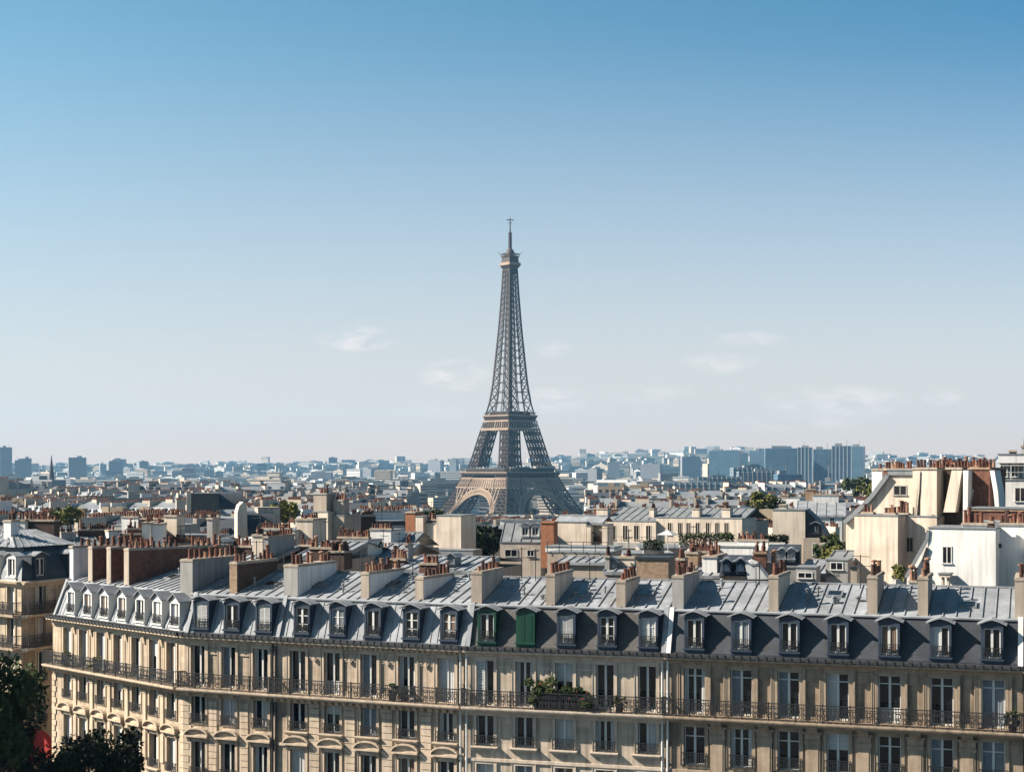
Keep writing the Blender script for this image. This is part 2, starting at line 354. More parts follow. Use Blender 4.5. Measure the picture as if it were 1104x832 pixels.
# ------------------------------------------------------------------ the iron tower
def build_tower():
    t = thing('lattice_tower', 'tall brown iron lattice tower with arches and three platforms above the rooftops', 'tower', (TX, TY, TZ), R(45 - 3.4))
    HS = [(0, 64), (18, 52.5), (24, 49), (32, 45), (42, 40.5), (50, 37), (57, 34), (64, 30.8), (85, 26), (108, 20.6), (118, 18.2), (123, 16.5), (150, 13), (184, 10.4), (216, 8.2), (251, 6.2), (280, 5.0)]
    hs = lambda z: lerp_table(HS, z)
    WD = [(0, 26), (22, 23), (40, 20), (57, 17.5), (64, 13.9), (85, 13.0), (108, 12.2), (118, 12)]
    wd = lambda z: lerp_table(WD, z)
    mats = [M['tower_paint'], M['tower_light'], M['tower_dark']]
    def leg_part(name, zs, sx, sy, ct, bt, sub):
        b = MB()
        def ring(z):
            a = hs(z); c = a - wd(z)
            return [Vector((sx * a, sy * a, z)), Vector((sx * c, sy * a, z)), Vector((sx * c, sy * c, z)), Vector((sx * a, sy * c, z))]
        for z0, z1 in zip(zs, zs[1:]):
            r0, r1 = ring(z0), ring(z1)
            for k in range(4):
                b.bar(r0[k], r1[k], ct, ct, 0)
                k2 = (k + 1) % 4
                b.bar(r1[k], r1[k2], ct * .6, ct * .6, 0)
                for j in range(sub):                        # crossed bracing in narrow fields
                    p0, p1 = r0[k].lerp(r0[k2], j / sub), r0[k].lerp(r0[k2], (j + 1) / sub)
                    q0, q1 = r1[k].lerp(r1[k2], j / sub), r1[k].lerp(r1[k2], (j + 1) / sub)
                    b.bar(p0, q1, bt, bt, 0); b.bar(p1, q0, bt, bt, 0)
                    if j: b.bar(p0, q0, bt * .9, bt * .9, 0)
                m0, m1 = (r0[k] + r1[k]) / 2, (r0[k2] + r1[k2]) / 2
                b.bar(m0, m1, bt, bt, 0)
        b.build(name, mats, t)
    for sx, sy in ((1, 1), (1, -1), (-1, -1), (-1, 1)):
        leg_part('leg', [0, 7, 14, 21, 28, 35, 42, 49, 55], sx, sy, 1.7, 0.75, 3)
        leg_part('upper_leg', [62, 70, 78, 86, 94, 102], sx, sy, 1.35, 0.72, 3)
        b = MB(); b.box(sx * 48 - 14, sx * 48 + 14, sy * 48 - 14, sy * 48 + 14, -3, 2.5); b.build('footing', M['concrete'], t)
    # arches with their lace friezes, one on each face
    for k in range(4):
        rot = Matrix.Rotation(k * math.pi / 2, 4, 'Z')
        b = MB(rot)
        def yface(z): return -hs(z) - 0.2
        cz, rad, rad2 = 2.0, 37.5, 33.0
        prev = None
        for i in range(29):
            a = math.pi * i / 28
            po = (rad * math.cos(a) * 1.0, 0, cz + rad * math.sin(a)); pi_ = (rad2 * math.cos(a), 0, cz + rad2 * math.sin(a))
            po = (po[0], yface(max(0, po[2])), po[2]); pi_ = (pi_[0], yface(max(0, pi_[2])), pi_[2])
            if prev:
                (qo, qi) = prev
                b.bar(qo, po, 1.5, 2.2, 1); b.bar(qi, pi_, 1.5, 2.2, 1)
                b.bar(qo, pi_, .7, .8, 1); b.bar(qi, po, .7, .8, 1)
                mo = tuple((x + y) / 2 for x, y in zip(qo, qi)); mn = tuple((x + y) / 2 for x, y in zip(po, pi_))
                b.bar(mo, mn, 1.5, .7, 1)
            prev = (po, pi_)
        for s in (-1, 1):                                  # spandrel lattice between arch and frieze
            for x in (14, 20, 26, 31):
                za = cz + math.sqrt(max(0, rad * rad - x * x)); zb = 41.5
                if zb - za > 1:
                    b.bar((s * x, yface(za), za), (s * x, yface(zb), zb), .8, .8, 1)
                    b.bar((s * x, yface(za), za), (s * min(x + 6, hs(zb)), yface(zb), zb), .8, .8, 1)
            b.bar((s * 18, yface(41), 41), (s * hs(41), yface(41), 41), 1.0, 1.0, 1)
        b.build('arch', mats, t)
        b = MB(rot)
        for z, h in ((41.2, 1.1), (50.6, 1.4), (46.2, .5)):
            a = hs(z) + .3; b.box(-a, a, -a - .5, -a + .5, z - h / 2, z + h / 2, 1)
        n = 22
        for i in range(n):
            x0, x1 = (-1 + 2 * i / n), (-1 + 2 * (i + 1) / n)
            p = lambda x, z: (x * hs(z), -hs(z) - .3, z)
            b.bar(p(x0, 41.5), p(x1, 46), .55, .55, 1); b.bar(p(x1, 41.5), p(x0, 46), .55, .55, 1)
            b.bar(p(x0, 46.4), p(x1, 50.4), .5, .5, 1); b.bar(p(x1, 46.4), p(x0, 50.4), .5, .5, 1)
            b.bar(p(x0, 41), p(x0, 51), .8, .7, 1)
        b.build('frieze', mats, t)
    b = MB()                                                # first platform
    b.box(-33.5, 33.5, -33.5, 33.5, 50.8, 54.5, 2)
    for k in range(4):
        b.M = Matrix.Rotation(k * math.pi / 2, 4, 'Z')
        for i in range(31):
            x = -36 + 72 * i / 30
            b.bar((x, -33.6, 51.2), (x, -37.6, 55.4), .7, .9, 2)
        b.box(-38.2, 38.2, -38.2, -37.4, 56.6, 57.5, 1)
        b.box(-38.0, 38.0, -38.0, -37.7, 60.6, 61.0, 0)
        for i in range(39):
            x = -38 + 76 * i / 38
            b.box(x - .18, x + .18, -37.95, -37.75, 57.5, 60.7, 0)
    b.M = None
    b.box(-37.4, 37.4, -37.4, 37.4, 54.5, 57.0, 2)
    b.build('first_platform', mats, t)
    b = MB()
    for k in range(4):
        b.M = Matrix.Rotation(k * math.pi / 2, 4, 'Z')
        b.box(-31, 31, -35.5, -26.5, 57.0, 61.6, 0)
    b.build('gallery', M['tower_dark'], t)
    b = MB(); b.box(10, 30, -35.9, -26, 61.6, 63.2); b.M = Matrix.Rotation(math.pi / 2, 4, 'Z'); b.box(8, 28, -35.9, -27, 61.6, 63.0)
    b.build('pavilion_roof', M['concrete'], t)
    b = MB(Matrix.Rotation(math.pi / 2, 4, 'Z')); b.box(-22, -8, -36.2, -35.7, 57.4, 62.6); b.build('hoarding', M['blue_sheet'], t)
    b = MB()                                                # second platform: belt, flared deck, railing
    for k in range(4):
        b.M = Matrix.Rotation(k * math.pi / 2, 4, 'Z')
        for z, h, o in ((102.5, 2.4, .4), (111.2, 1.6, .5)):
            a = hs(z) + o; b.box(-a, a, -a - .4, -a + .8, z - h / 2, z + h / 2, 1)
        for i in range(13):
            x = -1 + 2 * i / 12
            b.bar((x * hs(103), -hs(103) - .2, 103), (x * hs(111), -hs(111) - .2, 111), 1.0 if i % 3 == 0 else .6, .9, 1)
            if i < 12:
                x2 = x + 1 / 6
                b.bar((x * hs(103), -hs(103), 103.4), (x2 * hs(111), -hs(111), 110.6), .5, .5, 0); b.bar((x2 * hs(103), -hs(103), 103.4), (x * hs(111), -hs(111), 110.6), .5, .5, 0)
        i = [(-19, -19, 112), (19, -19, 112), (20.6, -20.6, 116.4), (-20.6, -20.6, 116.4)]
        b.quad(*i, 2)
        b.box(-20.8, 20.8, -20.8, -20.2, 116.2, 117.4, 1)
        b.box(-19.4, 19.4, -19.5, -19.2, 120.0, 120.4, 0)
        for q in range(27):
            x = -19.2 + 38.4 * q / 26; b.box(x - .15, x + .15, -19.45, -19.25, 117.4, 120.2, 0)
    b.M = None
    b.box(-17.0, 17.0, -17.0, 17.0, 104.5, 110.2, 2)
    b.box(-20.2, 20.2, -20.2, 20.2, 115.6, 117.0, 2)
    b.box(-15.2, 15.2, -15.2, 15.2, 117.0, 121.5, 2)
    b.build('second_platform', mats, t)
    b = MB()                                                # shaft
    zs = [118]
    while zs[-1] < 268: zs.append(zs[-1] + max(6.0, hs(zs[-1]) * .72))
    zs[-1] = 272
    for z0, z1 in zip(zs, zs[1:]):
        for k in range(4):
            b.M = Matrix.Rotation(k * math.pi / 2, 4, 'Z')
            a0, a1 = hs(z0), hs(z1); ct = 1.5 if z0 < 190 else 1.25
            b.bar((-a0, -a0, z0), (-a1, -a1, z1), ct, ct, 0)
            f = .28 if z0 < 200 else .22
            for s in (-1, 1):
                b.bar((s * f * a0, -a0, z0), (s * f * a1, -a1, z1), .75, .75, 0)
                b.bar((s * a0, -a0, z0), (s * f * a1, -a1, z1), .62, .62, 0); b.bar((s * f * a0, -a0, z0), (s * a1, -a1, z1), .62, .62, 0)
            b.bar((-a1, -a1, z1), (a1, -a1, z1), .85, .7, 0)
    b.M = None
    b.build('shaft', mats, t)
    b = MB(); b.box(-1.7, 1.7, -1.7, 1.7, 118, 274)
    b.build('lift_shaft', M['tower_dark'], t)
    b = MB()                                                # head
    def tier(a0, z0, a1, z1, m): b.hexa([(-a0, -a0, z0), (a0, -a0, z0), (a0, a0, z0), (-a0, a0, z0), (-a1, -a1, z1), (a1, -a1, z1), (a1, a1, z1), (-a1, a1, z1)], m)
    tier(5.0, 268, 5.6, 273, 0); tier(5.7, 273, 7.8, 276.5, 0); tier(8.0, 276.5, 8.0, 279.5, 1); tier(6.6, 279.5, 6.2, 285.5, 0); tier(7.0, 285.5, 7.0, 286.3, 0)
    for k in range(4):
        b.M = Matrix.Rotation(k * math.pi / 2, 4, 'Z')
        for q in range(9): b.box(-7 + 1.75 * q - .15, -7 + 1.75 * q + .15, -7.1, -6.8, 286.3, 289.0, 0)
        b.box(-7.1, 7.1, -7.1, -6.9, 288.6, 289.2, 0)
        b.bar((-6.8, -6.8, 287), (-9, -9, 291), .35, .35, 0); b.bar((0, -7, 286), (0, -9, 290), .3, .3, 0)
    b.M = None
    b.lathe([(5.4, 286.3), (5.2, 289), (4.2, 292), (2.6, 294), (1.9, 295)], 12, m=0)
    b.build('head', mats, t)
    b = MB()
    b.lathe([(1.9, 295), (1.7, 303), (1.5, 312), (.8, 312.2), (.6, 318), (.5, 327), (.12, 327.2), (.1, 332)], 8)
    for q in range(5): b.lathe([(2.2, 297 + 3.2 * q), (2.2, 298 + 3.2 * q)], 8)
    for a in range(2):
        b.M = Matrix.Rotation(R(45) + a * math.pi / 2, 4, 'Z'); b.box(-4, 4, -.35, .35, 324.6, 325.4); b.box(-2, 2, -.3, .3, 321.5, 322)
    b.build('antenna', M['tower_dark'], t)
build_tower()

# ------------------------------------------------------------------ windows, railings, dormers, chimneys
def me_frame(w, h, transom, leaves=2):
    b = MB(); f, s = .065, .13
    b.box(-w / 2, -w / 2 + f, 0, .06, 0, h); b.box(w / 2 - f, w / 2, 0, .06, 0, h)
    b.box(-w / 2 + f, w / 2 - f, 0, .06, h - f, h); b.box(-w / 2 + f, w / 2 - f, 0, .06, 0, f * 1.4)
    if leaves == 2: b.box(-s / 2, s / 2, -.015, .05, f * 1.4, h - f)
    if transom: b.box(-w / 2 + f, -s / 2, .005, .05, h * transom - .03, h * transom + .03); b.box(s / 2, w / 2 - f, .005, .05, h * transom - .03, h * transom + .03)
    return b.mesh('frame', M['paint_white'])
def me_frame_bars(w, h):
    b = MB(); me = None
    f, s = .065, .13
    b.box(-w / 2, -w / 2 + f, 0, .06, 0, h); b.box(w / 2 - f, w / 2, 0, .06, 0, h)
    b.box(-w / 2 + f, w / 2 - f, 0, .06, h - f, h); b.box(-w / 2 + f, w / 2 - f, 0, .06, 0, f * 1.4)
    b.box(-s / 2, s / 2, -.015, .05, f * 1.4, h - f)
    for k in (1, 2):
        for x0, x1 in ((-w / 2 + f, -s / 2), (s / 2, w / 2 - f)): b.box(x0, x1, .005, .05, h * k / 3 - .025, h * k / 3 + .025)
    return b.mesh('frame', M['paint_white'])
def me_pane(w, h):
    b = MB(); b.quad((-w / 2 + .05, .045, .06), (w / 2 - .05, .045, .06), (w / 2 - .05, .045, h - .05), (-w / 2 + .05, .045, h - .05))
    return b.mesh('pane', M['glass'])
def me_curtain(x0, x1, z0, z1, m, folds=True):
    b = MB(); n = max(2, int((x1 - x0) / .06))
    for i in range(n):
        a, c = x0 + (x1 - x0) * i / n, x0 + (x1 - x0) * (i + 1) / n
        ya, yc = (.036 - .014 * (i % 2), .036 - .014 * ((i + 1) % 2)) if folds else (.03, .03)
        b.quad((a, ya, z0), (c, yc, z0), (c, yc, z1), (a, ya, z1))
    return b.mesh('curtain', M[m])
def me_rail(w, h, depth, style=0):
    """A window guard rail with scrolls and two short returns."""
    b = MB(); y = -depth
    b.box(-w / 2, w / 2, y - .02, y + .02, h - .035, h); b.box(-w / 2, w / 2, y - .015, y + .015, .05, .08)
    b.box(-w / 2, w / 2, y - .012, y + .012, h - .17, h - .15)
    n = max(4, int(w / .105))
    for i in range(n + 1):
        x = -w / 2 + w * i / n; b.box(x - .012, x + .012, y - .012, y + .012, .05, h)
    k = max(2, int(w / .3))
    for i in range(k): ring(b, -w / 2 + w * (i + .5) / k, y, .08 + (h - .25) * .5, .115, .03)
    if style: 
        for i in range(k): ring(b, -w / 2 + w * (i + .5) / k, y, .2, .08, .03); b.box(-w / 2 + w * (i + .5) / k - .1, -w / 2 + w * (i + .5) / k + .1, y - .008, y + .008, .10, .32)
    for s in (-1, 1):
        b.box(s * w / 2 - .015, s * w / 2 + .015, y, 0, h - .035, h); b.box(s * w / 2 - .015, s * w / 2 + .015, y, 0, .05, .08)
    return b.mesh('guard_rail', M['iron'])
def ring(b, x, y, z, r, t):
    n = 10
    for i in range(n):
        a0, a1 = 2 * math.pi * i / n, 2 * math.pi * (i + 1) / n
        pts = []
        for a, rr in ((a0, r - t / 2), (a0, r + t / 2), (a1, r + t / 2), (a1, r - t / 2)): pts.append((x + rr * math.cos(a), y - .008, z + rr * math.sin(a)))
        b.hexa([pts[0], pts[1], (pts[1][0], y + .008, pts[1][2]), (pts[0][0], y + .008, pts[0][2]), pts[3], pts[2], (pts[2][0], y + .008, pts[2][2]), (pts[3][0], y + .008, pts[3][2])])
def me_railing(L, y, h=1.0):
    """The long balcony railing: posts, bars and lace scrolls along the slab edge."""
    b = MB()
    b.box(0, L, y - .03, y + .03, h - .05, h); b.box(0, L, y - .02, y + .02, .06, .10); b.box(0, L, y - .015, y + .015, h - .2, h - .175)
    n = int(L / .125)
    for i in range(n + 1):
        x = L * i / n; b.box(x - .011, x + .011, y - .011, y + .011, .08, h - .03)
    k = int(L / .38)
    for i in range(k):
        x = L * (i + .5) / k
        ring(b, x, y, .56, .13, .045); ring(b, x, y, .27, .10, .045)
        ring(b, x + .12, y, .72, .05, .03); ring(b, x - .12, y, .72, .05, .03)
        ring(b, x + .11, y, .40, .055, .03); ring(b, x - .11, y, .40, .055, .03)
    k = int(L / 1.5) + 1
    for i in range(k + 1):
        x = L * i / k; b.box(x - .03, x + .03, y - .03, y + .03, 0, h + .05)
    for x in (0, L): b.box(x - .02, x + .02, y, -.02, h - .05, h); b.box(x - .02, x + .02, y, -.02, .06, .1); [b.box(x - .01, x + .01, y * q / 6 - .01, y * q / 6 + .01, .06, h) for q in range(1, 6)]
    return b.mesh('balcony_railing', M['iron'])
def me_surround(w, h, m, style):
    """Carved frame round an opening (local: centre of the sill line, face at y=0)."""
    b = MB(); t = .17; p = .055
    if style == 'flat' or style == 'sill' or style == 'hood':
        b.box(-w / 2 - t, -w / 2, -p, .02, 0, h + t); b.box(w / 2, w / 2 + t, -p, .02, 0, h + t); b.box(-w / 2, w / 2, -p, .02, h, h + t)
        b.box(-w / 2 - t - .03, -w / 2 - t, -p - .03, .02, 0, h + t + .03); b.box(w / 2 + t, w / 2 + t + .03, -p - .03, .02, 0, h + t + .03)
        b.box(-w / 2 - t, w / 2 + t, -p - .03, .02, h + t, h + t + .05)
    if style == 'keyed':
        b.box(-w / 2 - t, -w / 2, -p, .02, 0, h + t); b.box(w / 2, w / 2 + t, -p, .02, 0, h + t); b.box(-w / 2, w / 2, -p, .02, h, h + t)
        b.box(-w / 2 - .38, -w / 2 - .2, -.09, .02, -.05, h + .25); b.box(w / 2 + .2, w / 2 + .38, -.09, .02, -.05, h + .25)
        b.box(-w / 2 - .34, -w / 2 - .31, -.11, -.09, 0, h + .2); b.box(w / 2 + .31, w / 2 + .34, -.11, -.09, 0, h + .2)
    if style in ('sill', 'hood'):
        b.extr([(-.26, -.16), (.02, -.16), (.02, -.02), (-.30, -.02), (-.30, -.09)], -w / 2 - .3, w / 2 + .3)
        b.box(-w / 2 - .25, w / 2 + .25, -.14, .02, -.26, -.16)
    if style == 'hood':
        z = h + .3
        b.box(-w / 2 - .25, w / 2 + .25, -.10, .02, z - .08, z)
        b.box(-w / 2 - .32, w / 2 + .32, -.34, .02, z, z + .10)
        n = 8; a = w / 2 + .34; pts = [(a * math.cos(math.pi * i / n) , z + .10 + .42 * math.sin(math.pi * i / n)) for i in range(n + 1)]
        b.prism(pts, -.16, .02); 
        for i in range(n):
            (x0, z0), (x1, z1) = pts[i], pts[i + 1]
            b.hexa([(x0, -.36, z0), (x0, .02, z0), (x1, .02, z1), (x1, -.36, z1), (x0 * 1.04, -.36, z0 + .09), (x0 * 1.04, .02, z0 + .09), (x1 * 1.04, .02, z1 + .09), (x1 * 1.04, -.36, z1 + .09)])
        for s in (-1, 1): b.extr([(-.28, z), (.02, z), (.02, z - .4), (-.06, z - .4), (-.22, z - .12)], s * (w / 2 + .16) - .08, s * (w / 2 + .16) + .08)
    return b.mesh('window', M[m])
def window(parent, u, z, w, h, trim, style, inside, rail=None, depth=.24, bars=None, transom=None, shutter=None):
    """WINDOW PART: stone surround > frame, pane, curtain, guard_rail, shutter."""
    o = obj('window', cached(('sur', w, h, trim, style), lambda: me_surround(w, h, trim, style)), parent, (u, 0, z))
    obj('frame', cached(('fr', w, h, transom, bars), lambda: me_frame_bars(w, h) if bars else me_frame(w, h, transom)), o, (0, depth, 0))
    obj('pane', cached(('pa', w, h), lambda: me_pane(w, h)), o, (0, depth, 0))
    C_ = lambda x0, x1, z0, z1, m: obj('curtain', cached(('cu', x0, x1, z0, z1, m), lambda: me_curtain(x0, x1, z0, z1, m)), o, (0, depth, 0))
    e = w / 2 - .07
    if inside == 'both': C_(-e, -.05, .1, h - .06, 'curtain'); C_(.05, e, .1, h - .06, 'curtain')
    elif inside == 'left': C_(-e, -.05, .1, h - .06, 'curtain')
    elif inside == 'right': C_(.05, e, .1, h - .06, 'curtain')
    elif inside == 'grey': C_(-e, e, .1, h - .06, 'curtain_grey')
    elif inside == 'sides': C_(-e, -e + .16, .1, h - .06, 'curtain'); C_(e - .16, e, .1, h - .06, 'curtain')
    elif inside == 'blind': C_(-e, e, h * .58, h - .06, 'curtain')
    elif inside == 'low': C_(-e, e, .1, h * .32, 'curtain')
    elif inside == 'brown': C_(-e, e, .1, h - .06, 'curtain_brown')
    elif inside == 'halfgrey': C_(-e, -.05, .1, h - .06, 'curtain_grey')
    if rail: obj('guard_rail', cached(('gr', w, rail), lambda: me_rail(w + .18, rail, .13)), o, (0, 0, 0))
    if shutter:
        b = MB()
        for s in shutter:
            x0 = -w / 2 if s < 0 else w / 2 - .52
            def sh():
                q = MB(); q.box(0, .05, 0, .04, 0, h - .05); q.box(.45, .5, 0, .04, 0, h - .05); q.box(.05, .45, 0, .04, 0, .08); q.box(.05, .45, 0, .04, h - .13, h - .05); q.box(.05, .45, 0, .04, h * .45, h * .45 + .08)
                for k in range(int(h / .09)): q.box(.05, .45, .008, .032, .09 + k * .09, .15 + k * .09)
                return q.mesh('shutter', M['paint_white'])
            obj('shutter', cached(('sh', h), sh), o, (x0, .06, .03))
    return o
def me_dormer(w, h, style, m):
    b = MB(); t = .13
    b.box(-w / 2, -w / 2 + t, 0, 1.5, 0, h); b.box(w / 2 - t, w / 2, 0, 1.5, 0, h)
    b.box(-w / 2 + t, w / 2 - t, 0, 1.5, 0, .30); b.box(-w / 2 - .05, w / 2 + .05, -.1, .0, .2, .30)
    b.box(-w / 2 + t, w / 2 - t, 0, 1.5, h - .14, h); b.box(-w / 2 + t, w / 2 - t, .2, 1.5, .30, h - .14)
    if style == 'curved':
        n = 8; r = w / 2 + .02
        b.prism([(-r, h)] + [(-r * math.cos(math.pi * i / n), h + .23 * (1 - abs(math.cos(math.pi * i / n)) ** 1.35)) for i in range(1, n)] + [(r, h)], .02, 1.5)
    else:
        b.prism([(-w / 2, h), (w / 2, h), (0, h + .42)], .02, 1.6)
    return b.mesh('dormer', M[m])
def me_cap(w, h, style, m):
    b = MB(); o = .13
    if style == 'curved':
        n = 10; r = w / 2 + o; pts = [(-r - .06, h + .03)] + [(-r * math.cos(math.pi * i / n), h + .04 + .26 * (1 - abs(math.cos(math.pi * i / n)) ** 1.35)) for i in range(n + 1)] + [(r + .06, h + .03)]
    else:
        r = w / 2 + o; pts = [(-r, h - .04), (0, h + .48), (r, h - .04)]
    for (x0, z0), (x1, z1) in zip(pts, pts[1:]):
        b.hexa([(x0, -.16, z0), (x1, -.16, z1), (x1, 1.7, z1), (x0, 1.7, z0), (x0, -.16, z0 + .07), (x1, -.16, z1 + .07), (x1, 1.7, z1 + .07), (x0, 1.7, z0 + .07)])
    return b.mesh('roof_cap', M[m])
def dormer(parent, u, v, z, w, h, style, m, capm, inside, rail=True, closed=None, bars=None, label=None):
    o = obj('dormer', cached(('do', w, h, style, m), lambda: me_dormer(w, h, style, m)), parent, (u, v, z), 0, label)
    obj('roof_cap', cached(('cap', w, h, style, capm), lambda: me_cap(w, h, style, capm)), o)
    ww, hh = w - .26, h - .44
    if closed:
        def sh():
            q = MB()
            for x0 in (-ww / 2, .01):
                q.box(x0, x0 + ww / 2 - .01, 0, .05, 0, hh)
                for k in range(int(hh / .11)): q.box(x0 + .04, x0 + ww / 2 - .05, -.012, .0, .05 + k * .11, .12 + k * .11)
            return q.mesh('shutter', M[closed])
        obj('shutter', cached(('dsh', ww, hh, closed), sh), o, (0, -.01, .30))
        return o
    fr = obj('window_frame', cached(('fr', ww, hh, None, bars), lambda: me_frame_bars(ww, hh) if bars else me_frame(ww, hh, None)), o, (0, .11, .30))
    obj('pane', cached(('pa', ww, hh), lambda: me_pane(ww, hh)), o, (0, .11, .30))
    e = ww / 2 - .07
    C_ = lambda x0, x1, m_: obj('curtain', cached(('cu', x0, x1, .1, hh - .06, m_), lambda: me_curtain(x0, x1, .1, hh - .06, m_)), o, (0, .11, .30))
    if inside == 'both': C_(-e, -.05, 'curtain'); C_(.05, e, 'curtain')
    elif inside == 'left': C_(-e, -.05, 'curtain')
    elif inside == 'right': C_(.05, e, 'curtain')
    elif inside == 'brown': C_(-e, e, 'curtain_brown')
    elif inside == 'grey': C_(-e, e, 'curtain_grey')
    elif inside == 'louvre':
        def sh():
            q = MB()
            for x0 in (-ww / 2 + .03, .015):
                n = 5
                for k in range(n): q.box(x0 + k * (ww / 2 - .05) / n, x0 + (k + .62) * (ww / 2 - .05) / n, -.03, .0, .06, hh - .05)
                for zz in (.06, hh * .5, hh - .11): q.box(x0, x0 + ww / 2 - .06, -.025, .0, zz, zz + .05)
            return q.mesh('shutter', M['curtain'])
        obj('shutter', cached(('lsh', ww, hh), sh), o, (0, .11, .30))
    if rail: obj('guard_rail', cached(('gr', ww, .62), lambda: me_rail(ww + .1, .62, .06)), o, (0, 0, .28))
    return o
def me_pot(kind):
    b = MB()
    if kind == 0: b.lathe([(.145, 0), (.15, .06), (.125, .10), (.10, .52), (.125, .53), (.13, .60), (.09, .60)], 9)
    elif kind == 1: b.lathe([(.16, 0), (.15, .36), (.17, .38), (.17, .44), (.11, .44)], 9)
    elif kind == 2: b.lathe([(.13, 0), (.115, .75), (.15, .76), (.15, .82), (.10, .82)], 9)
    else: b.lathe([(.13, 0), (.11, .45), (.06, .46), (.06, .62), (.19, .63), (.17, .70), (.02, .76)], 9)
    return b
POTM = ['terracotta', 'terracotta_dark', 'terracotta_dark', 'terracotta_pale', 'terracotta']
def pots(parent, p0, p1, n, rnd, size=1.0):
    """Chimney pots standing in a row from p0 to p1 (children of the stack)."""
    p0, p1 = Vector(p0), Vector(p1)
    for i in range(n):
        if n > 5 and rnd.random() < .16: continue
        k, m = rnd.choice((0, 0, 0, 1, 2, 3)), rnd.choice(POTM)
        o = obj('chimney_pot', cached(('pot', k, m), lambda: me_pot(k).mesh('chimney_pot', M[m])), parent, p0.lerp(p1, (i + .5) / n), rnd.uniform(0, 6))
        s = size * rnd.uniform(.78, 1.12); o.scale = (s, s, s * rnd.uniform(.6, 1.15)); o.rotation_euler.x = rnd.uniform(-.05, .05); o.rotation_euler.y = rnd.uniform(-.05, .05)
def stack(parent, u0, u1, v0, v1, z0, z1, m, n, rnd, cap='plaster_beige', rows=1, front=None, size=1.0, name='chimney_stack'):
    """A wall-like chimney stack: body, projecting top course and bevelled weathering; pots are its children."""
    b = MB()
    b.box(u0, u1, v0, v1, z0, z1, 0)
    if front: b.box(u0 - .03, u1 + .03, v0 - .06, v0, z0, z1 + .003, 2)      # rendered end face on a brick stack
    b.box(u0 - .06, u1 + .06, v0 - .09, v1 + .06, z1, z1 + .11, 1)
    b.box(u0 - .02, u1 + .02, v0 - .05, v1 + .02, z1 + .11, z1 + .17, 1)
    o = b.build(name, [M[m], M[cap], M[front or cap]], parent)
    if n:
        for r in range(rows):
            if (v1 - v0) >= (u1 - u0):
                uu = u0 + (u1 - u0) * (r + .5) / rows
                pots(o, (uu, v0 + .05, z1 + .17), (uu, v1 - .05, z1 + .17), n, rnd, size)
            else:
                vv = v0 + (v1 - v0) * (r + .5) / rows
                pots(o, (u0 + .05, vv, z1 + .17), (u1 - .05, vv, z1 + .17), n, rnd, size)
    return o
def wall_grid(b, u0, u1, z0, z1, ops, v=0.0, m=0):
    us = sorted({u0, u1, *[q for o in ops for q in o[:2]]}); zs = sorted({z0, z1, *[q for o in ops for q in o[2:4]]})
    for a, c in zip(us, us[1:]):
        for e, f in zip(zs, zs[1:]):
            cu, cz = (a + c) / 2, (e + f) / 2
            if any(o[0] < cu < o[1] and o[2] < cz < o[3] for o in ops): continue
            b.quad((a, v, e), (c, v, e), (c, v, f), (a, v, f), m)
    for (a, c, e, f, d, back) in ops:
        b.quad((a, v, e), (a, v, f), (a, v + d, f), (a, v + d, e), m); b.quad((c, v, e), (c, v + d, e), (c, v + d, f), (c, v, f), m)
        b.quad((a, v, f), (c, v, f), (c, v + d, f), (a, v + d, f), m); b.quad((a, v, e), (a, v + d, e), (c, v + d, e), (c, v, e), m)
        if back: b.quad((a, v + d, e), (c, v + d, e), (c, v + d, f), (a, v + d, f), m)
def seams(b, u0, u1, p, q, step, w=.045, h=.06, m=0, jitter=None):
    """Raised standing seams up a slope; p, q = (v, z) of its lower and upper edge."""
    n = max(1, int((u1 - u0) / step)); dv, dz = q[0] - p[0], q[1] - p[1]; l = math.hypot(dv, dz); nv, nz_ = -dz / l * h, dv / l * h
    for i in range(n + 1):
        u = u0 + (u1 - u0) * i / n
        b.hexa([(u - w / 2, p[0], p[1]), (u + w / 2, p[0], p[1]), (u + w / 2, q[0], q[1]), (u - w / 2, q[0], q[1]),
                (u - w / 2, p[0] + nv, p[1] + nz_), (u + w / 2, p[0] + nv, p[1] + nz_), (u + w / 2, q[0] + nv, q[1] + nz_), (u - w / 2, q[0] + nv, q[1] + nz_)], m)

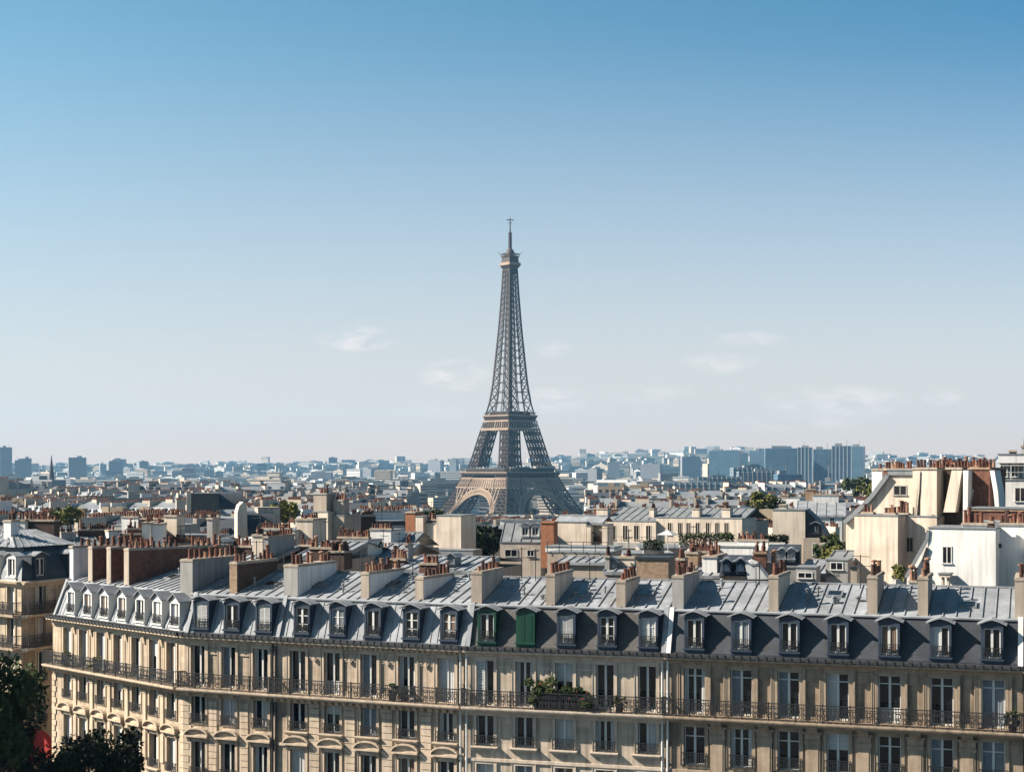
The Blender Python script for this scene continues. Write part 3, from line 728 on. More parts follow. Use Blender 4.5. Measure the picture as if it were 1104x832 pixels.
# ------------------------------------------------------------------ the row of stone facades across the street
ZK, ZB, ZR0, ZR1, ZRG = 15.5, 12.2, 15.62, 17.93, 19.25      # cornice, balcony floor, mansard foot, break, ridge
VB, VR = 1.12, 6.2
def facade(fr, name, label, st):
    rnd = random.Random(st['seed'])
    L = fr.L
    t = thing(name, label, 'building', (fr.P0.x, fr.P0.y, 0), fr.ang)
    W_, T_ = st['wall'], st['trim']
    wins = [fr.u(x) for x in st['wins']]
    # body with window openings
    b = MB(); ops = []
    fl = [(12.25, 2.58, st['w1'])] + st['lower']
    for (zs, h, w) in fl:
        for u in wins: ops.append((u - w / 2, u + w / 2, zs, zs + h, .30, False))
    mids = [(a + c) / 2 for a, c in zip(wins, wins[1:])]
    if st['panels']:
        pw, pz0, pz1, pd = st['panels']
        for u in mids: ops.append((u - pw / 2, u + pw / 2, pz0, pz1, pd, True))
    wall_grid(b, 0, L, 0, ZK, ops)
    b.quad((0.004, 0, 0), (0.004, 11, 0), (0.004, 11, 17.2), (0.004, 0, ZK)); b.quad((L - .004, 0, 0), (L - .004, 11, 0), (L - .004, 11, 17.2), (L - .004, 0, ZK))
    b.quad((0, 11, 0), (L, 11, 0), (L, 11, 17.2), (0, 11, 17.2))
    b.build('wall', M[W_], t)
    # cornice and frieze
    b = MB()
    b.extr([(0.01, 14.98), (-.07, 14.98), (-.07, 15.06), (-.13, 15.10), (-.15, 15.2), (-.46, 15.27), (-.56, 15.32), (-.56, 15.42), (.15, 15.46)], 0, L)
    if st.get('dentil'):
        n = int(L / .34)
        for i in range(n): b.box(L * (i + .3) / n, L * (i + .7) / n, -.30, -.10, 15.10, 15.24)
    b.build('cornice', M[T_], t)
    b = MB(); b.extr([(-.53, 15.425), (-.64, 15.47), (-.64, 15.60), (-.60, 15.62), (-.40, 15.62), (-.36, 15.5)], 0.01, L - .01)
    n = int(L / .45)
    for i in range(n): b.box(L * (i + .35) / n, L * (i + .65) / n, -.67, -.40, 15.44, 15.66)
    b.quad((0.01, -.38, 15.5), (L - .01, -.38, 15.5), (L - .01, .22, 15.63), (0.01, .22, 15.63))
    b.build('gutter', M['gutter'], t)
    # carved pieces on the wall
    b = MB(); any_ = False
    for u in mids:
        if st['deco'] == 'rustic':                          # banded pilasters
            for k in range(12):
                z = 7.0 + k * .40
                if z < 11.4: b.box(u - .34, u + .34, -.09, .01, z, z + .355)
            b.box(u - .36, u + .36, -.12, .01, 11.42, 11.6)
        if st['deco'] in ('rustic', 'plain'):
            b.box(u - .40, u + .40, -.035, .01, 14.42, 14.52)
            for s in (-1, 1): b.box(u + s * .50 - .05, u + s * .50 + .05, -.05, .01, 12.4, 14.6)
            if st['deco'] == 'rustic': b.box(u - .14, u + .14, -.09, .01, 14.28, 14.44); b.box(u - .06, u + .06, -.11, .01, 14.2, 14.5)
        if st['deco'] == 'grand':
            for s in (-1, 1): b.box(u + s * .62 - .09, u + s * .62 + .09, -.07, .01, 12.25, 14.72); b.box(u + s * .62 - .11, u + s * .62 + .11, -.10, .01, 14.72, 14.82)
            b.box(u - .40, u + .40, -.10, .01, 3.0, 10.95); b.box(u - .30, u + .30, -.13, -.10, 4, 10.8)
            b.box(u - .46, u + .46, -.16, .01, 10.95, 11.12); b.box(u - .52, u + .52, -.26, .01, 11.5, 11.62)
            b.extr([(-.24, 11.5), (.01, 11.5), (.01, 11.12), (-.12, 11.12), (-.2, 11.3)], u - .42, u + .42)
        if st['deco'] == 'blind':
            b.box(u - .50, u + .50, -.03, .01, 14.50, 14.58)
            for s in (-1, 1): b.box(u + s * .58 - .05, u + s * .58 + .05, -.05, .01, 12.3, 14.8)
            for k in range(12):
                z = 7.0 + k * .40
                if z < 11.4: b.box(u - .30, u + .30, -.08, .01, z, z + .355)
        if st['deco'] == 'corner':
            for s in (-1, 1): b.box(u + s * .32 - .07, u + s * .32 + .07, -.06, .01, 12.3, 14.8)
            b.box(u - .2, u + .2, -.10, .01, 7.0, 11.3); b.box(u - .26, u + .26, -.15, .01, 11.3, 11.5)
            b.extr([(-.22, 14.95), (.01, 14.95), (.01, 14.5), (-.10, 14.52)], u - .12, u + .12)
    for z0, z1, p in ((14.86, 14.93, .05), (8.95, 9.12, .10), (6.0, 6.15, .08)): b.box(0, L, -p, .01, z0, z1)
    for e in st.get('quoins', ()):
        for k in range(30):
            z = .2 + k * .40; w = .55 if k % 2 else .38
            if z + .36 < 11.7 or z > 12.25:
                if z < 14.5: b.box(*((0, w) if e == 0 else (L - w, L)), -.08, .01, z, z + .36)
    b.build('carved_trim', M[T_], t)
    # balcony
    b = MB()
    b.extr([(.01, 11.93), (-.72, 11.93), (-.76, 12.0), (-.86, 12.04), (-.88, 12.10), (-.88, 12.18), (.01, 12.2)], -.02 if st.get('slab_l', 1) else 0, L + .0)
    for du in st['brackets'](L, wins, mids):
        b.extr([(.01, 11.925), (-.66, 11.925), (-.66, 11.82), (-.5, 11.74), (-.30, 11.5), (-.12, 11.40), (.01, 11.36)] if st['bracket_big'] else [(.01, 11.925), (-.5, 11.925), (-.5, 11.8), (-.34, 11.66), (.01, 11.64)], du - st['bw'], du + st['bw'])
    b.box(0, L, -.16, .01, 11.62 if not st['bracket_big'] else 11.75, 11.925)
    b.build('balcony_slab', M[T_], t)
    obj('balcony_railing', me_railing(L - .1, -.80, .98), t, (.05, 0, 12.2))
    # windows
    cyc = st['inside']
    for i, u in enumerate(wins):
        window(t, u, 12.25, st['w1'], 2.58, T_, st['sur1'], cyc[0][i % len(cyc[0])], None, bars=None, transom=st.get('tr1'), shutter=st.get('shut', {}).get(i))
        for j, (zs, h, w) in enumerate(st['lower']):
            c = cyc[min(j + 1, len(cyc) - 1)]
            window(t, u, zs, w, h, T_, st['surs'][j], c[i % len(c)], st['rails'][j], transom=st.get('tr2'))
    # roof: steep lower slope, upper zinc slope, back slope, end walls
    b = MB(); s2 = st['mansard']
    b.quad((0, .2, ZR0), (L, .2, ZR0), (L, VB, ZR1), (0, VB, ZR1))
    if st['mseam']: seams(b, .15, L - .15, (.2, ZR0), (VB, ZR1), st['mseam'], .035, .035)
    b.box(0.02, L - .02, .12, .24, 15.58, 15.66)
    b.build('mansard_slope', M[s2], t)
    b = MB()
    b.quad((0, VB - .06, ZR1 + .02), (L, VB - .06, ZR1 + .02), (L, VR, ZRG), (0, VR, ZRG)); b.quad((0, VR, ZRG), (L, VR, ZRG), (L, 11, 17.2), (0, 11, 17.2))
    b.extr([(VB - .14, ZR1 - .06), (VB - .02, ZR1 - .08), (VB + .06, ZR1 + .06), (VB - .08, ZR1 + .08), (VB - .15, ZR1 + .02)], 0, L)
    seams(b, .08, L - .08, (VB + .05, ZR1 + .05), (VR, ZRG), .68, .05, .07); seams(b, .08, L - .08, (VR, ZRG), (11, 17.2), .68, .05, .07)
    b.box(0, L, VR - .08, VR + .08, ZRG, ZRG + .09)
    b.poly([(0.004, .2, ZR0), (.004, VB, ZR1), (.004, VR, ZRG), (.004, 11, 17.2), (.004, 11, 15), (.004, .2, 15)]); b.poly([(L - .004, .2, ZR0), (L - .004, VB, ZR1), (L - .004, VR, ZRG), (L - .004, 11, 17.2), (L - .004, 11, 15), (L - .004, .2, 15)])
    b.build('zinc_roof', M['zinc'], t)
    for e in st['parapets']:
        b = MB(); u0 = 0 if e == 0 else L - .26
        b.extr([(.0, ZR0 - .02), (.20, ZR0 - .02), (VB + .1, ZR1), (VB + .1, ZR1 + .16), (VB - .1, ZR1 + .16)], u0, u0 + .26)
        b.build('parapet', M['plaster_white' if st.get('ppw') else 'zinc'], t)
    du = [fr.u(x, .15) for x in st['dormers']]
    dw, dh, ds, dm, dc = st['dorm']
    for i, u in enumerate(du):
        m_, c_, lab = dm, None, None
        if i in st.get('green', {}): m_ = 'paint_green'; lab = 'dark green dormer with a white-framed window'
        if st.get('green', {}).get(i) == 'closed': c_ = 'paint_green'; lab = 'dark green dormer shut with green louvred shutters'
        dormer(t, u, .10, ZR0, dw, dh, ds, m_, dc, st['din'][i % len(st['din'])], st.get('drail', True), c_, bars=(i in st.get('dbars', ())), label=lab)
    for (px, w, v0, v1, zt, m_, n, front) in st['stacks']:
        u = fr.u(px, v0); zb = ZR1 + (v0 - VB) / (VR - VB) * (ZRG - ZR1) - .4
        stack(t, u - w / 2, u + w / 2, v0, v1, min(zb, ZR1 - .3), zt, m_, n, rnd, front=front)
    for (px, v) in st.get('skylights', ()):
        u = fr.u(px, v); z = ZR1 + (v - VB) / (VR - VB) * (ZRG - ZR1); k = (ZRG - ZR1) / (VR - VB)
        b = MB()
        b.hexa([(u - .45, v - .4, z - .4 * k), (u + .45, v - .4, z - .4 * k), (u + .45, v + .5, z + .5 * k), (u - .45, v + .5, z + .5 * k)] + [(u - .45, v - .4, z - .4 * k + .16), (u + .45, v - .4, z - .4 * k + .16), (u + .45, v + .5, z + .5 * k + .16), (u - .45, v + .5, z + .5 * k + .16)])
        o = b.build('skylight', M['zinc_dark'], t)
        b = MB(); b.quad((u - .36, v - .3, z - .3 * k + .165), (u + .36, v - .3, z - .3 * k + .165), (u + .36, v + .4, z + .4 * k + .165), (u - .36, v + .4, z + .4 * k + .165)); b.build('pane', M['glass'], o)
    for i in range(int(L / 2.2)):
        u, v = rnd.uniform(.6, L - .6), rnd.uniform(2.2, 5.6); z = ZR1 + (v - VB) / (VR - VB) * (ZRG - ZR1); hh = rnd.uniform(.25, .6)
        b = MB(); b.lathe([(.06, -.1), (.06, hh), (.12, hh + .02), (.10, hh + .10), (.02, hh + .14)] if i % 3 else [(.14, -.1), (.14, .22), (.2, .23), (.2, .3), (.02, .36)], 8, (u, v, z))
        b.build('vent_pipe', M['zinc_dark'], t)
    for (u, c) in st.get('pipes', ()):
        b = MB(); u = L + u if u < 0 else u
        b.lathe([(.065, .3), (.065, 11.9)], 8, (u, -.14, 0)); b.lathe([(.065, 12.2), (.065, 15.45)], 8, (u, -.14, 0))
        for z in (3, 5, 7, 9, 11, 13.4, 14.8): b.lathe([(.085, z), (.085, z + .08)], 8, (u, -.14, 0))
        b.box(u - .05, u + .05, -.08, .01, 14.7, 14.75)
        b.build('downpipe', M[c], t)
    return t

each_win = lambda L, w, m: [q + s for q in w for s in (-.55, .55)]
close = lambda step: (lambda L, w, m: [step * (i + .5) for i in range(int(L / step))])
FR1 = Frame(57, 114, 199, 101.7); FR2 = Frame(199, 101.7, 297, 98.9); FR3 = Frame(297, 98.9, 501.3, 93.8); FR4 = Frame(501.8, 93.7, 717.5, 90.3); FR5 = Frame(717.8, 90.25, 1103, 84.2)
low_a = [(9.9, 1.95, 1.05), (6.55, 2.2, 1.05), (3.2, 2.2, 1.05)]
facade(FR1, 'corner_building', 'sunlit cream corner building with seven white gabled dormers and brick chimney walls', dict(
    seed=1, wall='stone_cream', trim='trim_cream', w1=1.12, lower=low_a, wins=[73, 90, 109, 127.5, 147, 166, 185], panels=None, deco='corner', quoins=(0, 1),
    brackets=close(.42), bracket_big=False, bw=.11, inside=[['left', 'sides', 'grey', 'brown', 'none', 'blind', 'brown'], ['grey', 'none', 'brown', 'blind', 'none', 'brown', 'none'], ['both', 'blind', 'none', 'both', 'sides', 'right', 'both']],
    sur1='flat', surs=['flat', 'hood', 'flat'], rails=[.62, .6, .6], mansard='zinc', mseam=.45, parapets=(0,), dormers=[77, 95, 113, 132, 151.5, 170, 189], dorm=(1.15, 1.85, 'gable', 'paint_white', 'zinc'),
    din=['grey', 'brown', 'brown', 'brown', 'sides', 'both', 'grey'], stacks=[(77, .5, 1.4, 6.2, 20.3, 'plaster_white', 9, None), (98, .5, 1.4, 6.4, 20.35, 'brick', 10, 'plaster_beige'), (118, .5, 1.4, 6.6, 20.4, 'brick', 10, 'plaster_beige'), (137, .55, 1.4, 9.6, 20.4, 'brick', 18, 'plaster_beige')],
    skylights=((185, 3.4),), dentil=False))
facade(FR2, 'stone_building', 'narrow tan stone building with three dormers and arched hoods beside the cream corner', dict(
    seed=2, wall='stone_tan', trim='trim_tan', w1=1.12, lower=low_a, wins=[214, 246, 281], panels=(.95, 12.5, 14.3, .07), deco='blind', quoins=(0,),
    brackets=each_win, bracket_big=False, bw=.12, inside=[['none', 'halfgrey', 'sides'], ['none', 'both', 'right'], ['none', 'none', 'sides']],
    sur1='flat', surs=['flat', 'hood', 'flat'], rails=[.62, .6, .6], mansard='zinc', mseam=.45, parapets=(0,), dormers=[217, 250, 284.5], dorm=(1.2, 2.0, 'curved', 'paint_blue', 'zinc'),
    din=['louvre', 'sides', 'louvre'], stacks=[(201.5, .9, 1.3, 7.2, 20.0, 'plaster_grey', 10, 'plaster_grey'), (252, .5, 1.5, 6.2, 19.9, 'brick_dark', 10, 'brick_tan')], skylights=((292, 3.2),), pipes=((-.12, 'iron'),)))
facade(FR3, 'stone_building', 'tan stone building with five dormers and banded pilasters, white pipe at its right end', dict(
    seed=3, wall='stone_tan', trim='trim_tan', w1=1.12, lower=low_a, wins=[321, 358, 397.5, 438.5, 481], panels=(.9, 12.5, 14.3, .05), deco='rustic', quoins=(),
    brackets=close(.48), bracket_big=False, bw=.12, inside=[['none', 'low', 'halfgrey', 'sides', 'both'], ['none', 'blind', 'grey', 'none', 'sides'], ['both', 'none', 'none', 'brown', 'none']],
    sur1='flat', surs=['sill', 'hood', 'flat'], rails=[.62, .6, .6], mansard='zinc', mseam=.45, parapets=(0, 1), dormers=[325.5, 364, 402, 443.5, 484], dorm=(1.14, 2.0, 'curved', 'paint_blue', 'zinc'),
    din=['none', 'grey', 'none', 'none', 'brown'], dbars=(0, 1, 3, 4), stacks=[(314, .95, 1.3, 6.2, 19.85, 'plaster_white', 11, 'plaster_grey'), (394, .5, 1.5, 6.2, 19.5, 'plaster_white', 12, 'plaster_beige'), (452.5, .5, 1.6, 5.8, 19.3, 'plaster_white', 8, 'plaster_beige')], skylights=((345, 3.4), (425, 4.0)),
    pipes=((-.22, 'paint_white'), (.1, 'iron')), dentil=True))
facade(FR4, 'stone_building', 'pale plastered building with two dark green dormers and plants on its balcony', dict(
    seed=4, wall='stone_pale', trim='trim_pale', w1=1.05, lower=[(9.85, 1.95, 1.05), (6.6, 2.2, 1.05), (3.2, 2.2, 1.05)], wins=[523, 565, 608, 652, 697.5], panels=None, deco='plain', quoins=(),
    brackets=lambda L, w, m: [], bracket_big=False, bw=.1, inside=[['none', 'sides', 'blind', 'none', 'none'], ['none', 'none', 'both', 'sides', 'right'], ['both', 'grey', 'brown', 'brown', 'grey']],
    sur1='flat', surs=['sill', 'sill', 'flat'], rails=[.62, .6, .6], mansard='slate_grey', mseam=None, parapets=(0, 1), dormers=[525, 566.5, 610.5, 654.5, 699], dorm=(1.12, 2.05, 'curved', 'paint_blue', 'zinc'), green={0: 'open', 1: 'closed'},
    din=['sides', 'none', 'louvre', 'none', 'both'], dbars=(3, 4), stacks=[(514, .6, 1.2, 5.6, 19.75, 'plaster_grey', 6, 'plaster_beige'), (593.5, .48, 1.3, 5.6, 19.7, 'plaster', 5, 'plaster_beige'), (669.5, .48, 1.3, 5.2, 19.4, 'plaster', 5, 'plaster_beige')],
    shut={0: (-1,), 1: ()}, pipes=((-.16, 'paint_white'), (.12, 'paint_white')), skylights=((627, 3.2), (697, 3.6))))
facade(FR5, 'stone_building', 'brown stone building with dark slate mansard and seven blue-grey curved dormers', dict(
    seed=5, wall='stone_brown', trim='trim_brown', w1=1.2, lower=[(9.35, 2.2, 1.2), (5.9, 2.4, 1.2), (2.6, 2.4, 1.2)], wins=[748.5, 799, 850, 903, 959, 1015.5, 1071], panels=(.92, 12.4, 14.35, .10), deco='grand', quoins=(),
    brackets=lambda L, w, m: m, bracket_big=True, bw=.3, inside=[['sides', 'halfgrey', 'halfgrey', 'left', 'low', 'none', 'grey'], ['none', 'sides', 'none', 'blind', 'none', 'halfgrey', 'grey'], ['none', 'sides', 'both']],
    sur1='keyed', surs=['flat', 'flat', 'flat'], rails=[.75, .6, .6], tr2=.74, mansard='slate', mseam=None, parapets=(0, 1), dormers=[748.5, 799, 851, 903.5, 958.5, 1014, 1069.5], dorm=(1.14, 2.05, 'curved', 'paint_blue', 'zinc'),
    din=['sides', 'grey', 'none', 'sides', 'brown', 'left', 'none'], stacks=[(731, .6, 1.2, 5.8, 19.75, 'plaster_grey', 7, 'plaster_grey'), (834, .48, 1.3, 5.8, 19.85, 'plaster', 6, 'plaster_beige'), (940.5, .48, 1.3, 5.4, 19.95, 'plaster_grey', 6, 'plaster_beige'), (995, .48, 1.3, 5.4, 19.95, 'plaster_grey', 6, 'plaster_beige'), (1101, .6, 1.3, 5.8, 20.0, 'plaster_grey', 8, 'plaster_beige')],
    tr1=.82, ppw=True, skylights=((900, 4.2), (1044, 3.0)), pipes=((.14, 'paint_white'),)))
FR6 = Frame(1104, 84.15, 1330, 80.6)
facade(FR6, 'stone_building', 'tan stone building at the far end of the row beyond the slate mansard', dict(
    seed=6, wall='stone_tan', trim='trim_tan', w1=1.1, lower=low_a, wins=[1130, 1185, 1240, 1295], panels=None, deco='plain', quoins=(),
    brackets=close(.6), bracket_big=False, bw=.12, inside=[['none', 'left'], ['none', 'both'], ['grey']], sur1='flat', surs=['sill', 'flat', 'flat'], rails=[.62, .6, .6], mansard='zinc', mseam=.5, parapets=(0,),
    dormers=[1135, 1190, 1245, 1300], dorm=(1.22, 2.05, 'curved', 'paint_blue', 'zinc'), din=['none', 'both'], stacks=[(1180, .55, 1.3, 5.4, 19.9, 'plaster', 6, 'plaster_beige')]))

# ------------------------------------------------------------------ roofs and houses behind the row, one by one
def zat(py, D): return ZC - (py - HY) / F * D
def house(name, label, cat, fr, items, seed=0, group=None):
    """One building behind the row. Items give photo outlines (px) at their own depth v behind the house's front line."""
    rnd = random.Random(seed)
    t = thing(name, label, cat, (fr.P0.x, fr.P0.y, 0), fr.ang, group)
    for it in items:
        k = it[0]
        if k in ('wall', 'block'):
            _, xa, xb, yt, yb, m, v0, v1 = it[:8]
            ua, ub = fr.u(xa, v0), fr.u(xb, v0); zt = fr.z(yt, (ua + ub) / 2, v0); zb = 0 if k == 'wall' else fr.z(yb, (ua + ub) / 2, v0)
            b = MB(); b.box(ua, ub, v0, v1, zb, zt, 0)
            if len(it) < 9 or it[8]: b.box(ua - .05, ub + .05, v0 - .06, v1 + .04, zt, zt + .10, 1)
            b.build('wall', [M[m], M['zinc_dark']], t)
        elif k == 'gable':
            _, pts, m, v0, v1 = it[:5]
            q = []
            for x, y in pts:
                u = fr.u(x, v0); q.append((u, fr.z(y, u, v0)))
            b = MB(); b.prism(q, v0, v1); b.build('wall', M[m], t)
        elif k == 'roof':
            _, xa, xb, yb, yt, m, v0, v1, step = it
            ua, ub = fr.u(xa, v0), fr.u(xb, v0); um = (ua + ub) / 2
            z0, z1 = fr.z(yb, um, v0), fr.z(yt, um, v1)
            b = MB(); b.hexa([(ua, v0, z0 - .25), (ub, v0, z0 - .25), (ub, v1, z1 - .25), (ua, v1, z1 - .25), (ua, v0, z0), (ub, v0, z0), (ub, v1, z1), (ua, v1, z1)])
            b.quad((ua, v1, z1), (ub, v1, z1), (ub, v1 + (v1 - v0), z0), (ua, v1 + (v1 - v0), z0))
            if step: seams(b, ua + .05, ub - .05, (v0, z0), (v1, z1), step, .07, .09)
            b.box(ua, ub, v1 - .1, v1 + .1, z1, z1 + .1)
            b.build('roof', M[m], t)
            b = MB(); b.box(ua, ub, v0 + .25, 2 * v1 - v0 - .2, 0, z0 - .2); b.build('wall', M['plaster_beige'], t)
        elif k == 'mansard':
            _, xa, xb, yb, yt, m, v0, v1, step = it
            ua, ub = fr.u(xa, v0), fr.u(xb, v0); um = (ua + ub) / 2
            z0, z1 = fr.z(yb, um, v0), fr.z(yt, um, v1)
            b = MB(); n = 6; pr = [(v0, z0)]
            for i in range(1, n + 1):
                a = i / n * math.pi / 2; pr.append((v0 + (v1 - v0) * (1 - math.cos(a)), z0 + (z1 - z0) * math.sin(a)))
            b.extr(pr + [(v1 + 3, z1 + .2), (v1 + 3, z0)], ua, ub); b.build('roof', M[m], t)
        elif k == 'stack':
            _, xa, xb, yt, yb, m, v0, v1, n = it[:9]
            ua, ub = fr.u(xa, v0), fr.u(xb, v0); um = (ua + ub) / 2
            stack(t, ua, ub, v0, v1, fr.z(yb, um, v0), fr.z(yt, um, v0), m, n, rnd, cap=it[9] if len(it) > 9 else 'plaster_beige', size=it[10] if len(it) > 10 else 1.0, rows=it[11] if len(it) > 11 else 1)
        elif k == 'pots':                                   # a low pot wall: slim stack, pots in a row along the front
            _, xa, xb, yb, m, v0, n = it[:7]
            ua, ub = fr.u(xa, v0), fr.u(xb, v0); um = (ua + ub) / 2; zt = fr.z(yb, um, v0)
            stack(t, ua, ub, v0, v0 + .5, zt - 1.6, zt, m, n, rnd, size=it[7] if len(it) > 7 else 1.0)
        elif k == 'win':
            _, xc, yc, w, h, v0 = it[:6]
            u = fr.u(xc, v0); z = fr.z(yc, u, v0); s_ = fr.D(u, v0) / F; w *= s_; h *= s_
            b = MB(); b.box(u - w / 2, u - w / 2 + .07, v0 - .05, v0, z - h / 2, z + h / 2); b.box(u + w / 2 - .07, u + w / 2, v0 - .05, v0, z - h / 2, z + h / 2); b.box(u - w / 2, u + w / 2, v0 - .05, v0, z + h / 2, z + h / 2 + .07); b.box(u - w / 2 - .05, u + w / 2 + .05, v0 - .12, v0, z - h / 2 - .08, z - h / 2)
            b.box(u - .03, u + .03, v0 - .035, v0 - .02, z - h / 2, z + h / 2)
            o = b.build('window', M[it[6] if len(it) > 6 else 'paint_white'], t)
            b = MB(); b.quad((u - w / 2, v0 - .02, z - h / 2), (u + w / 2, v0 - .02, z - h / 2), (u + w / 2, v0 - .02, z + h / 2), (u - w / 2, v0 - .02, z + h / 2)); b.build('pane', M['glass'], o)
        elif k == 'dormer':
            _, xc, yb, w, h, v0, m = it[:7]
            u = fr.u(xc, v0); z = fr.z(yb, u, v0); s_ = fr.D(u, v0) / F
            dormer(t, u, v0, z, round(w * s_, 1), round(h * s_, 1), 'curved', m, 'zinc', 'none', False)
        elif k == 'pipe':
            _, pts, v0, r, m = it
            q = [(fr.u(x, v0), v0 - .1, fr.z(y, fr.u(x, v0), v0)) for x, y in pts]
            b = MB()
            for a, c in zip(q, q[1:]): b.bar(a, c, r, r)
            b.build('flue_pipe', M[m], t)
        elif k == 'rail':
            _, xa, xb, yb, h, v0, m = it
            ua, ub = fr.u(xa, v0), fr.u(xb, v0); z = fr.z(yb, (ua + ub) / 2, v0); b = MB()
            b.box(ua, ub, v0, v0 + .05, z + h - .05, z + h); b.box(ua, ub, v0, v0 + .04, z + h * .5, z + h * .5 + .03); n = max(2, int((ub - ua) / 1.0))
            for i in range(n + 1): b.box(ua + (ub - ua) * i / n - .025, ua + (ub - ua) * i / n + .025, v0, v0 + .05, z, z + h)
            b.build('terrace_railing', M[m], t)
    return t
def fr_at(x0, x1, D, slope=0.0):                           # front line across the view; slope < 0 comes nearer towards x1
    w = (x1 - x0) / F * D
    return Frame(x0, D, x1, D + slope * w)

# --- corner building beyond the side street (two faces meet at its corner)
def corner_block():
    frR = Frame(23, 118, 92, 124.5); frL = Frame(-70, 126, 23, 118)
    t = thing('apartment_building', 'tall building with rounded slate roof and red awning across the side street', 'building', (frR.P0.x, frR.P0.y, 0), 0)
    floors = [(15.35, 2.0), (12.95, 2.0), (10.1, 2.2), (7.0, 2.2), (4.0, 2.2)]
    for fr, xs, tr in ((frR, [44, 79], 'trim_tan'), (frL, [-40, -22, -6, 12], 'trim_cream')):
        g = bpy.data.objects.new('facade', None)            # facade group inside the building
        COL.objects.unlink(g) if g.name in COL.objects else None
        ang = fr.ang; base = (fr.P0.x - frR.P0.x, fr.P0.y - frR.P0.y, 0)
        bpy.data.objects.remove(g)
        L = fr.L; b = MB(); ops = []
        us = [fr.u(x) for x in xs]
        for u in us:
            for z, h in floors: ops.append((u - .5, u + .5, z, z + h, .3, False))
        wall_grid(b, 0, L, 0, 17.65, ops); b.build('wall', M['stone_tan' if fr is frR else 'stone_cream'], t, base, ang)
        b = MB(); b.extr([(.01, 17.2), (-.1, 17.2), (-.2, 17.35), (-.4, 17.5), (-.45, 17.65), (.3, 17.7)], -.1, L)
        for z in (15.2, 12.75): b.extr([(.01, z - .35), (-.5, z - .2), (-.7, z - .15), (-.75, z), (.01, z)], -.1, L)
        b.build('cornice', M[tr], t, base, ang)
        for z in (15.2, 12.75): obj('balcony_railing', me_railing(L, -.7, .95), t, (base[0], base[1], z), ang)
        for u in us:
            for z, h in floors:
                o = window(t, u, z, 1.0, h, tr, 'flat', random.Random(int(u * 10 + z)).choice(['none', 'both', 'left', 'none']), .6 if z < 12 else None)
                o.location = Vector(base) + Vector((u * math.cos(ang), u * math.sin(ang), z)); o.rotation_euler = (0, 0, ang)
        # curved mansard
        b = MB(); pr = [(.05, 17.65), (.22, 18.4), (.48, 19.1), (.85, 19.7), (1.3, 20.1)]
        org = Vector((frR.P0.x, frR.P0.y))
        def corner(v):                                      # where the two faces, each set back by v, meet
            a = frR.P0 + frR.n * v; c = frL.P0 + frL.n * v; d1, d2 = frR.d, frL.d
            k = ((c.x - a.x) * d2.y - (c.y - a.y) * d2.x) / (d1.x * d2.y - d1.y * d2.x)
            return a + d1 * k - org
        def far_end(v): return (frR.P0 + frR.d * frR.L + frR.n * v if fr is frR else frL.P0 + frL.n * v) - org
        for (v0, z0), (v1, z1) in zip(pr, pr[1:]):
            a, c, d, e = corner(v0), far_end(v0), far_end(v1), corner(v1)
            b.quad((a.x, a.y, z0), (c.x, c.y, z0), (d.x, d.y, z1), (e.x, e.y, z1))
        b.build('mansard_slope', M['slate' if fr is frR else 'zinc'], t)  # sun and shade put into colour: pale on the lit wing, dark on the other
        for x in xs:
            u = fr.u(x); o = dormer(t, 0, 0, 0, 1.2, 1.75, 'curved', 'paint_blue' if fr is frR else 'paint_white', 'zinc', 'sides', False)  # dormers follow suit: white on the lit wing, dark blue on the shaded one
            o.location = Vector(base) + Vector((u * math.cos(ang), u * math.sin(ang), 17.68)); o.rotation_euler = (0, 0, ang)
    # hipped zinc cap over both wings
    p = lambda f, u, v, z: Vector(f.world(u, v, z)) - Vector((frR.P0.x, frR.P0.y, 0))
    b = MB()
    a, c, d = p(frR, .6, 1.1, 20.13), p(frR, frR.L, 1.1, 20.13), p(frL, 0, 1.1, 20.13)
    r1, r2, r3 = p(frR, 4.5, 5, 21.2), p(frR, frR.L, 5, 21.2), p(frL, 0, 5, 21.2)
    b.poly([a, c, r2, r1]); b.poly([a, r1, r3, d]); b.poly([r1, r2, r2 + Vector((0, 6, -2)), r1 + Vector((0, 6, -2))]); b.poly([r3, r1, r1 + Vector((0, 6, -2)), r3 + Vector((0, 6, -2))])
    for i in range(9):
        q = i / 8; b.bar(a.lerp(d, q), r1.lerp(r3, q), .07, .09); b.bar(a.lerp(c, q), r1.lerp(r2, q), .07, .09)
    b.build('zinc_roof', M['zinc'], t)
    rnd = random.Random(7)
    fl = MB(); o = bpy.data.objects.new('chimney_stack', None); bpy.data.objects.remove(o)
    st_ = stack(t, -.45, .45, -.35, .35, 20.6, 21.9, 'plaster_white', 2, rnd); st_.location = p(frR, 3.6, 4.2, 0); st_.rotation_euler = (0, 0, frR.ang)
    # shop front with its red awning at the foot
    b = MB(Matrix.Rotation(frR.ang, 4, 'Z'))
    n = 8; pr = [(-2.2 * math.sin(math.pi / 2 * i / n), 3.0 + 2.3 * math.cos(math.pi / 2 * i / n) - .6) for i in range(n + 1)]
    b.extr([(0.0, 4.4)] + [(v, z + 2.0) for v, z in pr] + [(-2.15, 4.2), (-.0, 4.25)], .8, 1.45)
    b.build('awning', M['red_cloth'], t)
    return t
corner_block()

S = -0.32
def H(label, x0, x1, D, items, seed=0, slope=S, name='house', cat='house'):
    return house(name, label, cat, fr_at(x0, x1, D, slope), items, seed or int(x0 + D))
